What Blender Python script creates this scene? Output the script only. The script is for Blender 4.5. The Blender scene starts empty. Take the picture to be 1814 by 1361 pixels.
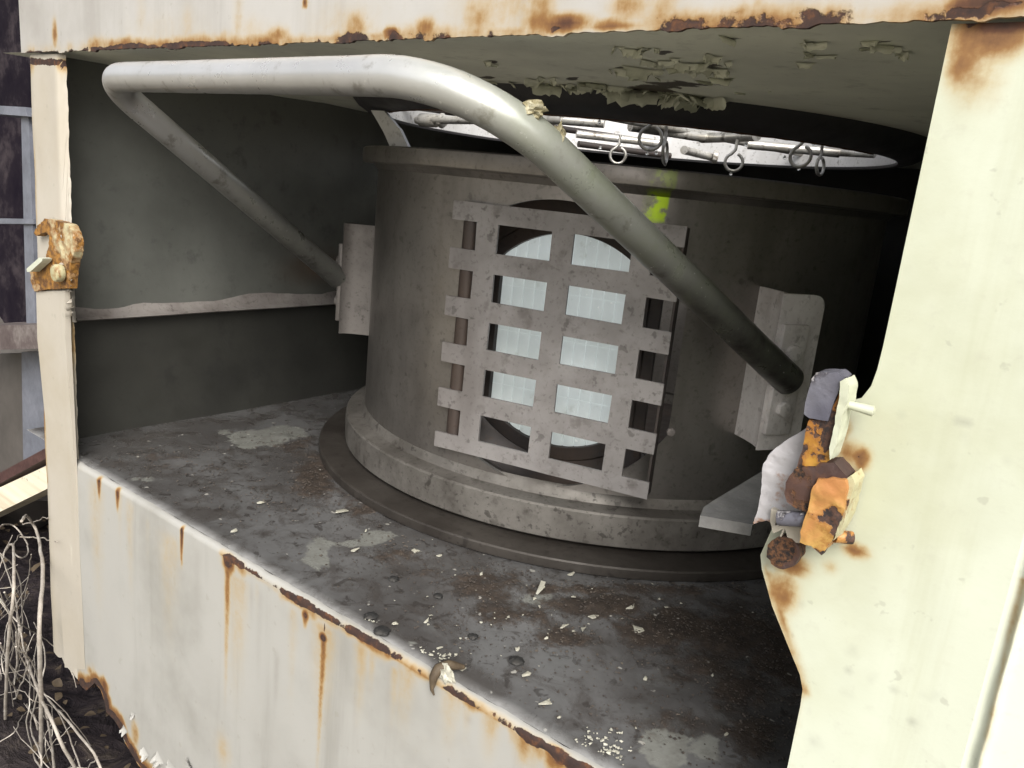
import bpy, bmesh, math, random
from math import radians, sin, cos, pi, hypot, atan2, sqrt, exp
from mathutils import Vector, Matrix, noise as mn
from mathutils.geometry import delaunay_2d_cdt

sc = bpy.context.scene
COL = sc.collection
rng = random.Random(7)

# ------------------------------------------------------------------ camera
F, PW, PH = 1424.92, 1814.0, 1361.0
yaw, pitch, roll = radians(36.547), radians(13.709), radians(5.870)
fw = Vector((-sin(yaw) * cos(pitch), cos(yaw) * cos(pitch), -sin(pitch)))
r0 = Vector((cos(yaw), sin(yaw), 0)); u0 = r0.cross(fw)
rt = cos(roll) * r0 + sin(roll) * u0
up = -sin(roll) * r0 + cos(roll) * u0
cd = bpy.data.cameras.new('camera'); cam = bpy.data.objects.new('camera', cd); COL.objects.link(cam)
cd.sensor_width = 36.0; cd.lens = 36.0 * F / PW; cd.clip_start = 0.01; cd.clip_end = 500
cam.matrix_world = Matrix(((rt.x, up.x, -fw.x, 0), (rt.y, up.y, -fw.y, 0), (rt.z, up.z, -fw.z, 0), (0, 0, 0, 1)))
sc.camera = cam

# ------------------------------------------------------------------ sky, sun, exposure
SUN_EL, SUN_AZ = radians(38), radians(136)      # azimuth clockwise from +Y
w = bpy.data.worlds.new('World'); sc.world = w; w.use_nodes = True
wn = w.node_tree; wn.nodes.clear()
sky = wn.nodes.new('ShaderNodeTexSky'); sky.sky_type = 'NISHITA'; sky.sun_disc = False
sky.sun_elevation = SUN_EL; sky.sun_rotation = SUN_AZ
sky.air_density = 1.0; sky.dust_density = 4.0; sky.ozone_density = 1.0
hs = wn.nodes.new('ShaderNodeHueSaturation'); hs.inputs['Saturation'].default_value = 0.22
bg = wn.nodes.new('ShaderNodeBackground'); bg.inputs['Strength'].default_value = 0.085
wo = wn.nodes.new('ShaderNodeOutputWorld')
wn.links.new(sky.outputs[0], hs.inputs['Color']); wn.links.new(hs.outputs[0], bg.inputs[0]); wn.links.new(bg.outputs[0], wo.inputs[0])
sd = bpy.data.lights.new('sun', 'SUN'); sd.energy = 1.75; sd.angle = radians(40); sd.color = (1.0, 0.95, 0.86)
sun = bpy.data.objects.new('sun', sd); COL.objects.link(sun)
sdir = Vector((sin(SUN_AZ) * cos(SUN_EL), cos(SUN_AZ) * cos(SUN_EL), sin(SUN_EL)))
sun.rotation_euler = sdir.to_track_quat('Z', 'Y').to_euler(); sun.location = sdir * 20
sc.view_settings.view_transform = 'Standard'; sc.view_settings.look = 'None'
sc.view_settings.gamma = 1.0; sc.view_settings.exposure = 1.25
sc.render.engine = 'CYCLES'
sc.cycles.max_bounces = 8; sc.cycles.diffuse_bounces = 5; sc.cycles.use_denoising = True

# ------------------------------------------------------------------ measuring helpers (camera sits at the origin)
def ray(px, py): return (fw * F + rt * (px - PW / 2) - up * (py - PH / 2)).normalized()
def atY(px, py, y=0.379): d = ray(px, py); return d * (y / d.y)
def atZ(px, py, z): d = ray(px, py); return d * (z / d.z)
def atX(px, py, x): d = ray(px, py); return d * (x / d.x)
YF = 0.379                      # front plane of the cabinet
ZB, ZC, ZF = 0.0822, 0.084, -0.335   # beam edge, ceiling, floor
XL, XR = -0.932, -0.006             # cabinet corners
CX, CY = -0.518, 0.890              # drum axis
ZG = -0.80                          # ground

# ------------------------------------------------------------------ materials
class NT:
    def __init__(s, name):
        s.m = bpy.data.materials.new(name); s.m.use_nodes = True
        s.t = s.m.node_tree; s.t.nodes.clear()
        s.out = s.n('ShaderNodeOutputMaterial')
        s.b = s.n('ShaderNodeBsdfPrincipled'); s.l(s.b.outputs[0], s.out.inputs[0])
        s.tc = s.n('ShaderNodeTexCoord').outputs['Object']
    def n(s, t): return s.t.nodes.new(t)
    def l(s, a, b): s.t.links.new(a, b)
    def put(s, sock, v):
        if hasattr(v, 'is_linked') or hasattr(v, 'links'): s.l(v, sock)
        else: sock.default_value = v
    def noise(s, scale=5, detail=4, rough=0.55, stretch=None, vec=None, dist=0.0):
        v = vec or s.tc
        if stretch:
            mp = s.n('ShaderNodeMapping'); mp.inputs['Scale'].default_value = stretch; s.l(v, mp.inputs[0]); v = mp.outputs[0]
        n = s.n('ShaderNodeTexNoise'); n.inputs['Scale'].default_value = scale; n.inputs['Detail'].default_value = detail
        n.inputs['Roughness'].default_value = rough; n.inputs['Distortion'].default_value = dist; s.l(v, n.inputs['Vector'])
        return n.outputs[0]
    def math(s, op, a, b=0.0, c=None, clamp=False):
        n = s.n('ShaderNodeMath'); n.operation = op; n.use_clamp = clamp
        s.put(n.inputs[0], a); s.put(n.inputs[1], b)
        if c is not None: s.put(n.inputs[2], c)
        return n.outputs[0]
    def ss(s, v, a, b):
        n = s.n('ShaderNodeMapRange'); n.interpolation_type = 'SMOOTHSTEP'
        s.l(v, n.inputs[0]); n.inputs[1].default_value = a; n.inputs[2].default_value = b
        return n.outputs[0]
    def rng(s, v, a, b, c, d):
        n = s.n('ShaderNodeMapRange'); s.l(v, n.inputs[0])
        for i, x in enumerate((a, b, c, d)): n.inputs[i + 1].default_value = x
        return n.outputs[0]
    def mix(s, f, a, b):
        n = s.n('ShaderNodeMix'); n.data_type = 'RGBA'; s.put(n.inputs[0], f)
        for i, v in ((6, a), (7, b)):
            if isinstance(v, tuple): n.inputs[i].default_value = (*v, 1)
            else: s.l(v, n.inputs[i])
        return n.outputs[2]
    def ramp(s, f, stops):
        n = s.n('ShaderNodeValToRGB'); s.l(f, n.inputs[0]); e = n.color_ramp.elements
        while len(e) < len(stops): e.new(0.5)
        for k, (p, c) in zip(e, stops): k.position = p; k.color = (*c, 1)
        return n.outputs[0]
    def attr(s, name):
        n = s.n('ShaderNodeAttribute'); n.attribute_name = name
        x = s.n('ShaderNodeSeparateColor'); s.l(n.outputs['Color'], x.inputs[0])
        return x.outputs
    def bump(s, h, strength=0.3, dist=0.002):
        n = s.n('ShaderNodeBump'); n.inputs['Strength'].default_value = strength; n.inputs['Distance'].default_value = dist
        s.l(h, n.inputs['Height']); s.l(n.outputs[0], s.b.inputs['Normal'])
    def done(s, col, rough=0.5, metal=0.0, spec=None):
        s.put(s.b.inputs['Base Color'], (*col, 1) if isinstance(col, tuple) else col)
        s.put(s.b.inputs['Roughness'], rough); s.put(s.b.inputs['Metallic'], metal)
        if spec is not None: s.b.inputs['Specular IOR Level'].default_value = spec
        return s.m

def white_paint(name, base=(0.74, 0.73, 0.67), grime=(0.42, 0.40, 0.33), gamt=0.5, tint=None):
    """old white enamel; vertex colour wear: R rust stain, G grey dirt, B chipped to rust"""
    t = NT(name); R, G, B = t.attr('wear')[:3]
    big = t.noise(6, 5, 0.6); streak = t.noise(22, 6, 0.65, (1, 1, 0.07)); fine = t.noise(140, 4, 0.6); mid = t.noise(38, 5, 0.65)
    c = t.mix(t.math('MULTIPLY', t.ss(big, 0.42, 0.75), gamt), base, grime)
    c = t.mix(t.math('MULTIPLY', t.ss(streak, 0.5, 0.78), gamt * 0.8), c, grime)
    c = t.mix(t.math('MULTIPLY', t.ss(fine, 0.55, 0.75), 0.16), c, (0.34, 0.32, 0.27))
    c = t.mix(t.math('MULTIPLY', t.ss(t.noise(110, 3, 0.5), 0.67, 0.72), 0.30), c, (0.25, 0.24, 0.2))
    c = t.mix(t.math('MULTIPLY', G, t.rng(mid, 0.3, 0.7, 0.35, 1.0)), c, (0.20, 0.19, 0.17))
    drip = t.math('ADD', t.math('MULTIPLY', t.noise(70, 5, 0.6, (1, 1, 0.10)), 0.65), t.math('MULTIPLY', mid, 0.35))
    rs = t.math('ADD', R, t.math('MULTIPLY', t.math('SUBTRACT', drip, 0.5), t.math('MULTIPLY', t.math('MINIMUM', R, 0.6), 1.5)), clamp=True)
    rs = t.math('ADD', rs, t.math('MULTIPLY', t.math('SUBTRACT', fine, 0.5), t.math('MULTIPLY', t.math('MINIMUM', R, 0.5), 0.9)), clamp=True)
    rc = t.ramp(rs, [(0.0, (0.42, 0.36, 0.24)), (0.25, (0.36, 0.25, 0.105)), (0.45, (0.21, 0.105, 0.034)), (0.7, (0.085, 0.033, 0.014)), (1.0, (0.03, 0.016, 0.012))])
    c = t.mix(t.ss(rs, 0.03, 0.42), c, rc)
    ch = t.math('ADD', B, t.math('MULTIPLY', t.math('SUBTRACT', mid, 0.5), 1.1)); ch = t.math('ADD', ch, t.math('MULTIPLY', t.math('SUBTRACT', fine, 0.5), 0.5))
    ch = t.math('MULTIPLY', t.ss(ch, 0.46, 0.54), t.ss(B, 0.02, 0.12))
    rust = t.ramp(fine, [(0.3, (0.016, 0.010, 0.010)), (0.55, (0.042, 0.02, 0.014)), (0.75, (0.13, 0.05, 0.016))])
    c = t.mix(ch, c, rust)
    h = t.math('SUBTRACT', t.math('ADD', t.math('MULTIPLY', fine, 0.25), t.math('MULTIPLY', mid, 0.3)), t.math('MULTIPLY', ch, 0.9))
    t.bump(h, 0.35, 0.0015)
    ro = t.math('ADD', t.math('MULTIPLY', t.math('MAXIMUM', ch, rs), 0.4), t.rng(big, 0.3, 0.7, 0.36, 0.55))
    return t.done(c, ro)

def steel(name, c1, c2, c3, metal, r1, r2, scale=7, speck=0.5, glint=None, streak=None, spots=0.55):
    t = NT(name); big = t.noise(scale, 5, 0.6); fine = t.noise(170, 4, 0.65); mid = t.noise(42, 5, 0.6)
    st = t.noise(11, 4, 0.6, streak or (1, 1, 0.25))
    c = t.mix(t.ss(big, 0.36, 0.66), c1, c2)
    c = t.mix(t.math('MULTIPLY', t.ss(st, 0.5, 0.75), 0.55), c, c3)
    c = t.mix(t.math('MULTIPLY', t.ss(mid, 0.56, 0.72), speck), c, c3)
    c = t.mix(t.math('MULTIPLY', t.ss(fine, 0.5, 0.8), 0.4), c, c3)
    c = t.mix(t.math('MULTIPLY', t.ss(t.noise(85, 3, 0.55), 0.63, 0.68), spots), c, tuple(x * .45 for x in c3))
    c = t.mix(t.math('MULTIPLY', t.ss(t.noise(230, 2, 0.5), 0.60, 0.68), spots * .7), c, tuple(x * .6 for x in c3))
    ro = t.rng(mid, 0.3, 0.7, r1, r2)
    if glint: c = glint(t, c, mid, fine)
    t.bump(t.math('ADD', t.math('MULTIPLY', fine, 0.4), t.math('MULTIPLY', mid, 0.5)), 0.25, 0.001)
    return t.done(c, ro, metal)

def leaf_glint(t, c, mid, fine):
    """a yellow-green reflection of leaves painted on the drum at one azimuth"""
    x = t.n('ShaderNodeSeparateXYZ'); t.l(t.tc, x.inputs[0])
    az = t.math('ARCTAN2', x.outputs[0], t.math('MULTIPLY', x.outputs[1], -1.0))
    a0, a1, a2, a3 = GLINT_AZ
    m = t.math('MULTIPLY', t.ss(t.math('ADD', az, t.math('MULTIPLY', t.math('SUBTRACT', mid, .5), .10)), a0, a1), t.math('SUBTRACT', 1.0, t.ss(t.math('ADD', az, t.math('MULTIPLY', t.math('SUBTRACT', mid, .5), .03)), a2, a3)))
    m = t.math('MULTIPLY', m, t.ss(x.outputs[2], GLINT_Z - 0.008, GLINT_Z + .004))
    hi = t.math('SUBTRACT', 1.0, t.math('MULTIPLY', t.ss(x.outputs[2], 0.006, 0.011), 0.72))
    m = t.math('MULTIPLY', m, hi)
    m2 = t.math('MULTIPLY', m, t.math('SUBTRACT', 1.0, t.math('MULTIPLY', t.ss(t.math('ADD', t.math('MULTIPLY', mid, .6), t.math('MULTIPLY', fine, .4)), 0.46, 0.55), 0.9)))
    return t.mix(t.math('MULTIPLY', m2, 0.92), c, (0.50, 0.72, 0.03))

GLINT_AZ = (radians(33.0), radians(35.4), radians(37.3), radians(37.9)); GLINT_Z = -0.016  # extent of the painted leaf reflection

M = {}
M['panel'] = white_paint('grimy_white_enamel', (0.35, 0.346, 0.33), (0.225, 0.22, 0.20), 0.85)
M['white'] = white_paint('white_enamel', (0.525, 0.555, 0.465), (0.39, 0.40, 0.285), 0.85)
M['beam'] = white_paint('beam_white_enamel', (0.40, 0.39, 0.375), (0.27, 0.255, 0.235), 0.8)
M['cream'] = white_paint('cream_enamel', (0.42, 0.39, 0.34), (0.33, 0.285, 0.21), 0.6)
M['drum'] = steel('dull_galvanised_steel', (0.31, 0.29, 0.272), (0.205, 0.19, 0.178), (0.11, 0.099, 0.09), 0.82, 0.30, 0.44, 4, 0.22, leaf_glint, None, 0.22)
M['ring'] = steel('worn_ring_steel', (0.185, 0.174, 0.16), (0.10, 0.092, 0.083), (0.045, 0.038, 0.032), 0.4, 0.45, 0.65, 14, 0.6)
M['disc'] = steel('dark_disc_steel', (0.06, 0.053, 0.047), (0.036, 0.031, 0.027), (0.025, 0.02, 0.017), 0.3, 0.35, 0.6, 10, 0.5)
M['grille'] = steel('grille_plate_steel', (0.30, 0.286, 0.283), (0.235, 0.222, 0.218), (0.12, 0.105, 0.098), 0.35, 0.42, 0.6, 22, 0.6, None, None, 0.42)
M['bracket'] = steel('bracket_steel', (0.36, 0.335, 0.32), (0.27, 0.245, 0.235), (0.12, 0.10, 0.09), 0.4, 0.4, 0.6, 18, 0.5, None, None, 0.3)
M['lit_bracket'] = steel('lit_bracket_steel', (0.80, 0.77, 0.75), (0.66, 0.62, 0.60), (0.34, 0.30, 0.27), 0.2, 0.4, 0.6, 18, 0.5, None, None, 0.3)  # lighter copy of the bracket steel, lit look painted in for the right
M['shaded_bracket'] = steel('shaded_bracket_steel', (0.19, 0.175, 0.165), (0.13, 0.118, 0.11), (0.07, 0.06, 0.053), 0.4, 0.4, 0.6, 18, 0.5, None, None, 0.3)  # darker copy of the bracket steel, shade painted in for the left
M['collar'] = steel('bright_galvanised_sheet', (0.62, 0.62, 0.63), (0.52, 0.52, 0.52), (0.36, 0.35, 0.33), 0.15, 0.45, 0.6, 8, 0.3)
M['rod'] = steel('bright_pipe', (0.66, 0.65, 0.62), (0.50, 0.48, 0.43), (0.10, 0.07, 0.05), 0.6, 0.28, 0.5, 30, 0.8)
M['darkpart'] = steel('dark_brown_metal', (0.05, 0.042, 0.038), (0.035, 0.03, 0.03), (0.09, 0.06, 0.045), 0.3, 0.4, 0.6, 12, 0.4)

def mk_handle():
    t = NT('aluminium_painted_tube'); A = t.attr('wear'); R = A[0]; G = A[1]
    mid = t.noise(45, 5, 0.65); fine = t.noise(190, 4, 0.6); big = t.noise(9, 4, 0.6)
    c = t.mix(t.ss(big, 0.35, 0.7), (0.68, 0.68, 0.69), (0.58, 0.58, 0.58))
    c = t.mix(t.math('MULTIPLY', t.ss(mid, 0.57, 0.7), 0.55), c, (0.22, 0.20, 0.17))
    gm = t.math('MULTIPLY', R, t.rng(mid, 0.3, 0.65, 1.0, 0.55))
    c = t.mix(gm, c, (0.13, 0.175, 0.055))
    c = t.mix(t.math('MULTIPLY', G, t.rng(mid, 0.3, 0.7, 0.7, 1.0)), c, (0.035, 0.03, 0.027))
    c = t.mix(t.math('MULTIPLY', t.ss(fine, 0.66, 0.74), 0.5), c, (0.75, 0.75, 0.72))
    t.bump(t.math('ADD', t.math('MULTIPLY', mid, .6), t.math('MULTIPLY', fine, .3)), 0.22, 0.001)
    return t.done(c, t.rng(mid, 0.3, 0.7, 0.24, 0.42), t.math('SUBTRACT', 0.65, t.math('MULTIPLY', gm, 0.45)))
M['handle'] = mk_handle()

def mk_inner(name, a, b, chipc):
    t = NT(name); R, G, B = t.attr('wear')[:3]
    big = t.noise(5, 5, 0.6); mid = t.noise(34, 5, 0.65); fine = t.noise(150, 4, 0.6)
    c = t.mix(t.ss(big, 0.36, 0.66), a, b)
    c = t.mix(t.math('MULTIPLY', t.ss(mid, 0.55, 0.72), 0.45), c, tuple(x * 0.55 for x in b))
    c = t.mix(t.math('MULTIPLY', t.ss(fine, 0.6, 0.75), 0.3), c, tuple(x * 0.5 for x in b))
    ch = t.math('ADD', B, t.math('MULTIPLY', t.math('SUBTRACT', mid, 0.5), 1.3))
    ch = t.math('MULTIPLY', t.ss(ch, 0.46, 0.54), t.ss(B, 0.02, 0.12))
    c = t.mix(ch, c, chipc)
    c = t.mix(t.math('MULTIPLY', R, t.rng(mid, .3, .7, .5, 1.)), c, (0.13, 0.06, 0.025))
    t.bump(t.math('ADD', mid, t.math('MULTIPLY', ch, -0.8)), 0.35, 0.0015)
    return t.done(c, t.rng(mid, 0.3, 0.7, 0.42, 0.62))
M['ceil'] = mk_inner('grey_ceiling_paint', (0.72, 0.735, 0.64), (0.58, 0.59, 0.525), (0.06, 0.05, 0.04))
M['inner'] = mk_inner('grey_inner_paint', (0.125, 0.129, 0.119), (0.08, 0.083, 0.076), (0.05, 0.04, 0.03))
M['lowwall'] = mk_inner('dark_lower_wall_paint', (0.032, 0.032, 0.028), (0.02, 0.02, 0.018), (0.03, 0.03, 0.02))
M['flake'] = mk_inner('peeling_grey_green_paint', (0.62, 0.63, 0.52), (0.5, 0.51, 0.42), (0.2, 0.2, 0.16))
M['collarband'] = mk_inner('dark_collar_rim', (0.035, 0.033, 0.036), (0.02, 0.02, 0.022), (0.02, 0.02, 0.02))

def mk_floor():
    """R soil with some painted shade, G pale patch, B painted highlight along the fold"""
    t = NT('dirty_grey_floor'); R, G, B = t.attr('wear')[:3]
    big = t.noise(7, 6, 0.62); mid = t.noise(30, 6, 0.65, dist=0.4); fine = t.noise(130, 5, 0.65)
    c = t.mix(t.ss(big, 0.38, 0.64), (0.115, 0.115, 0.117), (0.06, 0.057, 0.056))
    c = t.mix(t.math('MULTIPLY', t.ss(mid, 0.46, 0.64), 0.75), c, (0.048, 0.043, 0.040))
    c = t.mix(t.math('MULTIPLY', t.ss(t.noise(62, 4, 0.6, dist=0.6), 0.58, 0.64), 0.7), c, (0.03, 0.026, 0.024))
    c = t.mix(t.math('MULTIPLY', t.ss(t.noise(17, 5, 0.6, dist=1.2), 0.55, 0.7), 0.5), c, (0.11, 0.112, 0.112))
    pg = t.math('ADD', G, t.math('MULTIPLY', t.math('SUBTRACT', t.math('ADD', t.math('MULTIPLY', mid, .45), t.math('MULTIPLY', t.noise(13, 5, .6, dist=.8), .55)), 0.5), 2.2))
    pg = t.math('MULTIPLY', t.ss(pg, 0.42, 0.55), t.ss(G, 0.03, 0.15))
    c = t.mix(t.math('MULTIPLY', pg, 0.85), c, t.mix(t.ss(fine, .4, .7), (0.20, 0.205, 0.19), (0.15, 0.15, 0.137)))
    sm = t.math('ADD', R, t.math('MULTIPLY', t.math('SUBTRACT', mid, 0.5), 0.9)); sm = t.math('ADD', sm, t.math('MULTIPLY', t.math('SUBTRACT', fine, 0.5), 0.5))
    sm = t.math('MULTIPLY', t.ss(sm, 0.34, 0.62), t.ss(R, 0.02, 0.2))
    c = t.mix(sm, c, t.ramp(fine, [(0.3, (0.016, 0.012, 0.010)), (0.55, (0.040, 0.029, 0.022)), (0.75, (0.085, 0.064, 0.05))]))
    c = t.mix(t.math('MULTIPLY', t.ss(t.noise(95, 2, 0.5), 0.71, 0.75), 0.8), c, (0.38, 0.37, 0.34))
    c = t.mix(t.math('MULTIPLY', B, t.rng(mid, .35, .65, .8, .3)), c, (0.5, 0.5, 0.5))
    t.bump(t.math('ADD', t.math('MULTIPLY', mid, .6), t.math('MULTIPLY', fine, t.math('ADD', .2, sm))), 0.4, 0.002)
    ro = t.math('ADD', t.rng(mid, 0.3, 0.7, 0.13, 0.34), t.math('MULTIPLY', sm, 0.5))
    return t.done(c, ro)
M['floor'] = mk_floor()

def rusty(name, stops, scale=30, rough=0.7, spec=None):
    t = NT(name); a = t.noise(scale, 6, 0.65); f = t.noise(scale * 6, 4, 0.6)
    c = t.ramp(t.math('ADD', t.math('MULTIPLY', a, 0.75), t.math('MULTIPLY', f, 0.25)), stops)
    t.bump(t.math('ADD', a, t.math('MULTIPLY', f, 0.6)), 0.6, 0.0015)
    return t.done(c, rough, 0.0, spec)
M['rust'] = rusty('dark_flaking_rust', [(0.35, (0.016, 0.010, 0.009)), (0.5, (0.04, 0.02, 0.015)), (0.62, (0.085, 0.036, 0.018)), (0.75, (0.19, 0.08, 0.026))])
M['orange'] = rusty('orange_rust_stain', [(0.34, (0.10, 0.035, 0.008)), (0.46, (0.28, 0.115, 0.014)), (0.6, (0.36, 0.18, 0.025)), (0.75, (0.40, 0.27, 0.08))], 26, 0.55)
M['pinkrust'] = rusty('salmon_rusted_paint', [(0.34, (0.17, 0.055, 0.018)), (0.47, (0.33, 0.135, 0.05)), (0.6, (0.38, 0.20, 0.08)), (0.78, (0.45, 0.32, 0.16))], 34, 0.5)
M['hookrust'] = rusty('hook_cream_and_rust', [(0.38, (0.07, 0.035, 0.015)), (0.46, (0.26, 0.13, 0.03)), (0.54, (0.40, 0.26, 0.10)), (0.62, (0.55, 0.48, 0.34))], 30, 0.5)
M['bluegrey'] = rusty('blue_grey_bare_metal', [(0.34, (0.03, 0.028, 0.036)), (0.52, (0.075, 0.075, 0.095)), (0.7, (0.17, 0.17, 0.19))], 60, 0.45)
M['boltcream'] = rusty('cream_bolt_paint', [(0.3, (0.26, 0.22, 0.09)), (0.5, (0.42, 0.40, 0.25)), (0.7, (0.5, 0.485, 0.34))], 60, 0.4)
M['lilac'] = rusty('pale_lilac_white_paint', [(0.30, (0.10, 0.06, 0.045)), (0.36, (0.34, 0.33, 0.345)), (0.6, (0.42, 0.41, 0.43)), (0.75, (0.35, 0.34, 0.36))], 22, 0.45)
M['greyplate'] = rusty('grey_bare_plate', [(0.3, (0.08, 0.08, 0.08)), (0.5, (0.16, 0.16, 0.16)), (0.7, (0.25, 0.245, 0.24))], 28, 0.35)
M['rackgrey'] = rusty('blue_grey_rack_paint', [(0.3, (0.08, 0.085, 0.105)), (0.5, (0.13, 0.14, 0.17)), (0.7, (0.19, 0.20, 0.24))], 14, 0.5)
M['rackshade'] = rusty('shaded_housing_sheet', [(0.35, (0.007, 0.005, 0.010)), (0.5, (0.013, 0.010, 0.015)), (0.68, (0.055, 0.045, 0.05))], 9, 0.9, 0.06)  # near-black base colour stands in for the shade over these sheets
M['brownbeam'] = rusty('brown_weathered_beam', [(0.3, (0.05, 0.035, 0.035)), (0.5, (0.09, 0.07, 0.068)), (0.7, (0.2, 0.18, 0.17))], 24, 0.75)
M['taupe'] = rusty('taupe_sheet', [(0.3, (0.05, 0.045, 0.041)), (0.5, (0.075, 0.067, 0.061)), (0.7, (0.10, 0.09, 0.082))], 8, 0.6)
M['redbar'] = rusty('dark_red_brown_bar', [(0.3, (0.02, 0.01, 0.011)), (0.5, (0.055, 0.025, 0.024)), (0.7, (0.10, 0.05, 0.045))], 20, 0.5)
M['chip'] = rusty('pale_paint_chip', [(0.3, (0.26, 0.25, 0.2)), (0.5, (0.38, 0.37, 0.31)), (0.7, (0.5, 0.49, 0.43))], 50, 0.6)
M['pellet'] = rusty('black_pellet', [(0.3, (0.008, 0.008, 0.009)), (0.5, (0.02, 0.02, 0.02)), (0.7, (0.06, 0.055, 0.05))], 80, 0.7)
M['crumb'] = rusty('soil_crumb', [(0.3, (0.02, 0.016, 0.014)), (0.5, (0.05, 0.04, 0.034)), (0.7, (0.13, 0.11, 0.09))], 40, 0.9)
M['vine'] = rusty('dry_vine_bark', [(0.3, (0.17, 0.14, 0.115)), (0.5, (0.36, 0.325, 0.285)), (0.7, (0.52, 0.49, 0.45))], 30, 0.8)
M['leaf'] = rusty('dry_brown_leaf', [(0.3, (0.03, 0.02, 0.012)), (0.5, (0.07, 0.05, 0.03)), (0.7, (0.12, 0.09, 0.055))], 40, 0.7)
M['lichen'] = rusty('dry_lichen', [(0.3, (0.08, 0.06, 0.03)), (0.5, (0.25, 0.22, 0.13)), (0.7, (0.55, 0.53, 0.42))], 90, 0.9)

def chipped(name, p1, p2, under1, under2, amount, scale=34, rough=0.45, hal=(0.23, 0.09, 0.018)):
    t = NT(name); a = t.noise(scale, 6, 0.62, dist=.4); b = t.noise(scale * .4, 4, 0.6); f = t.noise(scale * 7, 4, 0.65)
    v = t.math('ADD', t.math('MULTIPLY', a, .55), t.math('ADD', t.math('MULTIPLY', b, .35), t.math('MULTIPLY', f, .10)))
    edge = 0.5 + (0.5 - amount) * .34
    paint = t.mix(t.ss(b, .38, .62), p1, p2); paint = t.mix(t.math('MULTIPLY', t.ss(f, .55, .75), .35), paint, tuple(x * .55 for x in p2))
    halo = t.mix(t.math('MULTIPLY', t.ss(v, edge - .05, edge), .75), paint, hal)
    u = t.mix(t.ss(f, .38, .62), under1, under2); ch = t.ss(v, edge - .004, edge + .008)
    t.bump(t.math('SUBTRACT', t.math('ADD', t.math('MULTIPLY', f, .35), t.math('MULTIPLY', a, .4)), t.math('MULTIPLY', ch, .8)), 0.6, 0.0012)
    return t.done(t.mix(ch, halo, u), t.math('ADD', rough, t.math('MULTIPLY', ch, .3)))
DR1, DR2 = (0.018, 0.012, 0.012), (0.07, 0.034, 0.022)
M['orange'] = chipped('orange_rust_stained_lever_paint', (0.38, 0.20, 0.030), (0.27, 0.11, 0.016), DR1, DR2, .47, 60)
M['pinkrust'] = chipped('salmon_stained_paint', (0.40, 0.175, 0.06), (0.40, 0.26, 0.07), DR1, DR2, .42, 52)
M['lilac'] = chipped('pale_lilac_white_paint', (0.44, 0.43, 0.45), (0.36, 0.35, 0.365), DR1, (0.10, 0.07, 0.06), .30, 30)
M['boltcream'] = chipped('cream_bolt_paint', (0.47, 0.46, 0.32), (0.40, 0.37, 0.22), DR1, DR2, .30, 55)
M['bluegrey'] = chipped('blue_grey_bare_metal', (0.075, 0.075, 0.10), (0.12, 0.12, 0.145), (0.02, 0.018, 0.022), (0.30, 0.29, 0.30), .36, 50, .45, (0.05, 0.045, 0.055))
M['rust'] = chipped('dark_flaking_rust', (0.040, 0.022, 0.020), (0.065, 0.032, 0.024), (0.012, 0.009, 0.009), (0.11, 0.05, 0.022), .46, 60, .65, (0.07, 0.03, 0.016))
M['hookrust'] = chipped('hook_cream_and_rust', (0.46, 0.42, 0.27), (0.40, 0.34, 0.20), (0.10, 0.045, 0.014), (0.27, 0.13, 0.025), .62, 20)
def mk_drop():
    t = NT('water'); t.b.inputs['Transmission Weight'].default_value = .85; t.b.inputs['IOR'].default_value = 1.33
    return t.done((0.95, 0.97, 0.97), 0.02)
M['drop'] = mk_drop()
def mk_plank():
    t = NT('pale_sawn_plank'); g = t.noise(12, 5, 0.6, (0.15, 1, 4)); f = t.noise(70, 4, 0.6)
    c = t.ramp(g, [(0.3, (0.40, 0.33, 0.22)), (0.5, (0.62, 0.55, 0.42)), (0.7, (0.74, 0.69, 0.56))])
    c = t.mix(t.ss(f, 0.62, 0.7), c, (0.12, 0.09, 0.06)); t.bump(g, 0.4, 0.001)
    return t.done(c, 0.7)
M['plank'] = mk_plank()
def mk_ground():
    t = NT('leaf_litter_soil'); a = t.noise(3, 6, 0.65); b = t.noise(28, 6, 0.7, dist=1.0); v = t.n('ShaderNodeTexVoronoi'); v.inputs['Scale'].default_value = 22; t.l(t.tc, v.inputs['Vector'])
    c = t.ramp(b, [(0.3, (0.16, 0.145, 0.12)), (0.5, (0.32, 0.29, 0.23)), (0.65, (0.42, 0.38, 0.30)), (0.8, (0.5, 0.45, 0.36))])
    c = t.mix(t.math('MULTIPLY', t.ss(a, .5, .7), .4), c, (0.06, 0.09, 0.03))
    c = t.mix(t.attr('wear')[0], c, t.ramp(b, [(0.35, (0.010, 0.008, 0.011)), (0.55, (0.028, 0.022, 0.025)), (0.72, (0.08, 0.065, 0.055))]))  # dark mix paints the shade beside and behind the cabinet onto the ground
    t.bump(t.math('ADD', b, v.outputs['Distance']), 0.9, 0.02)
    return t.done(c, 0.9, 0, 0.15)
M['ground'] = mk_ground()
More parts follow.
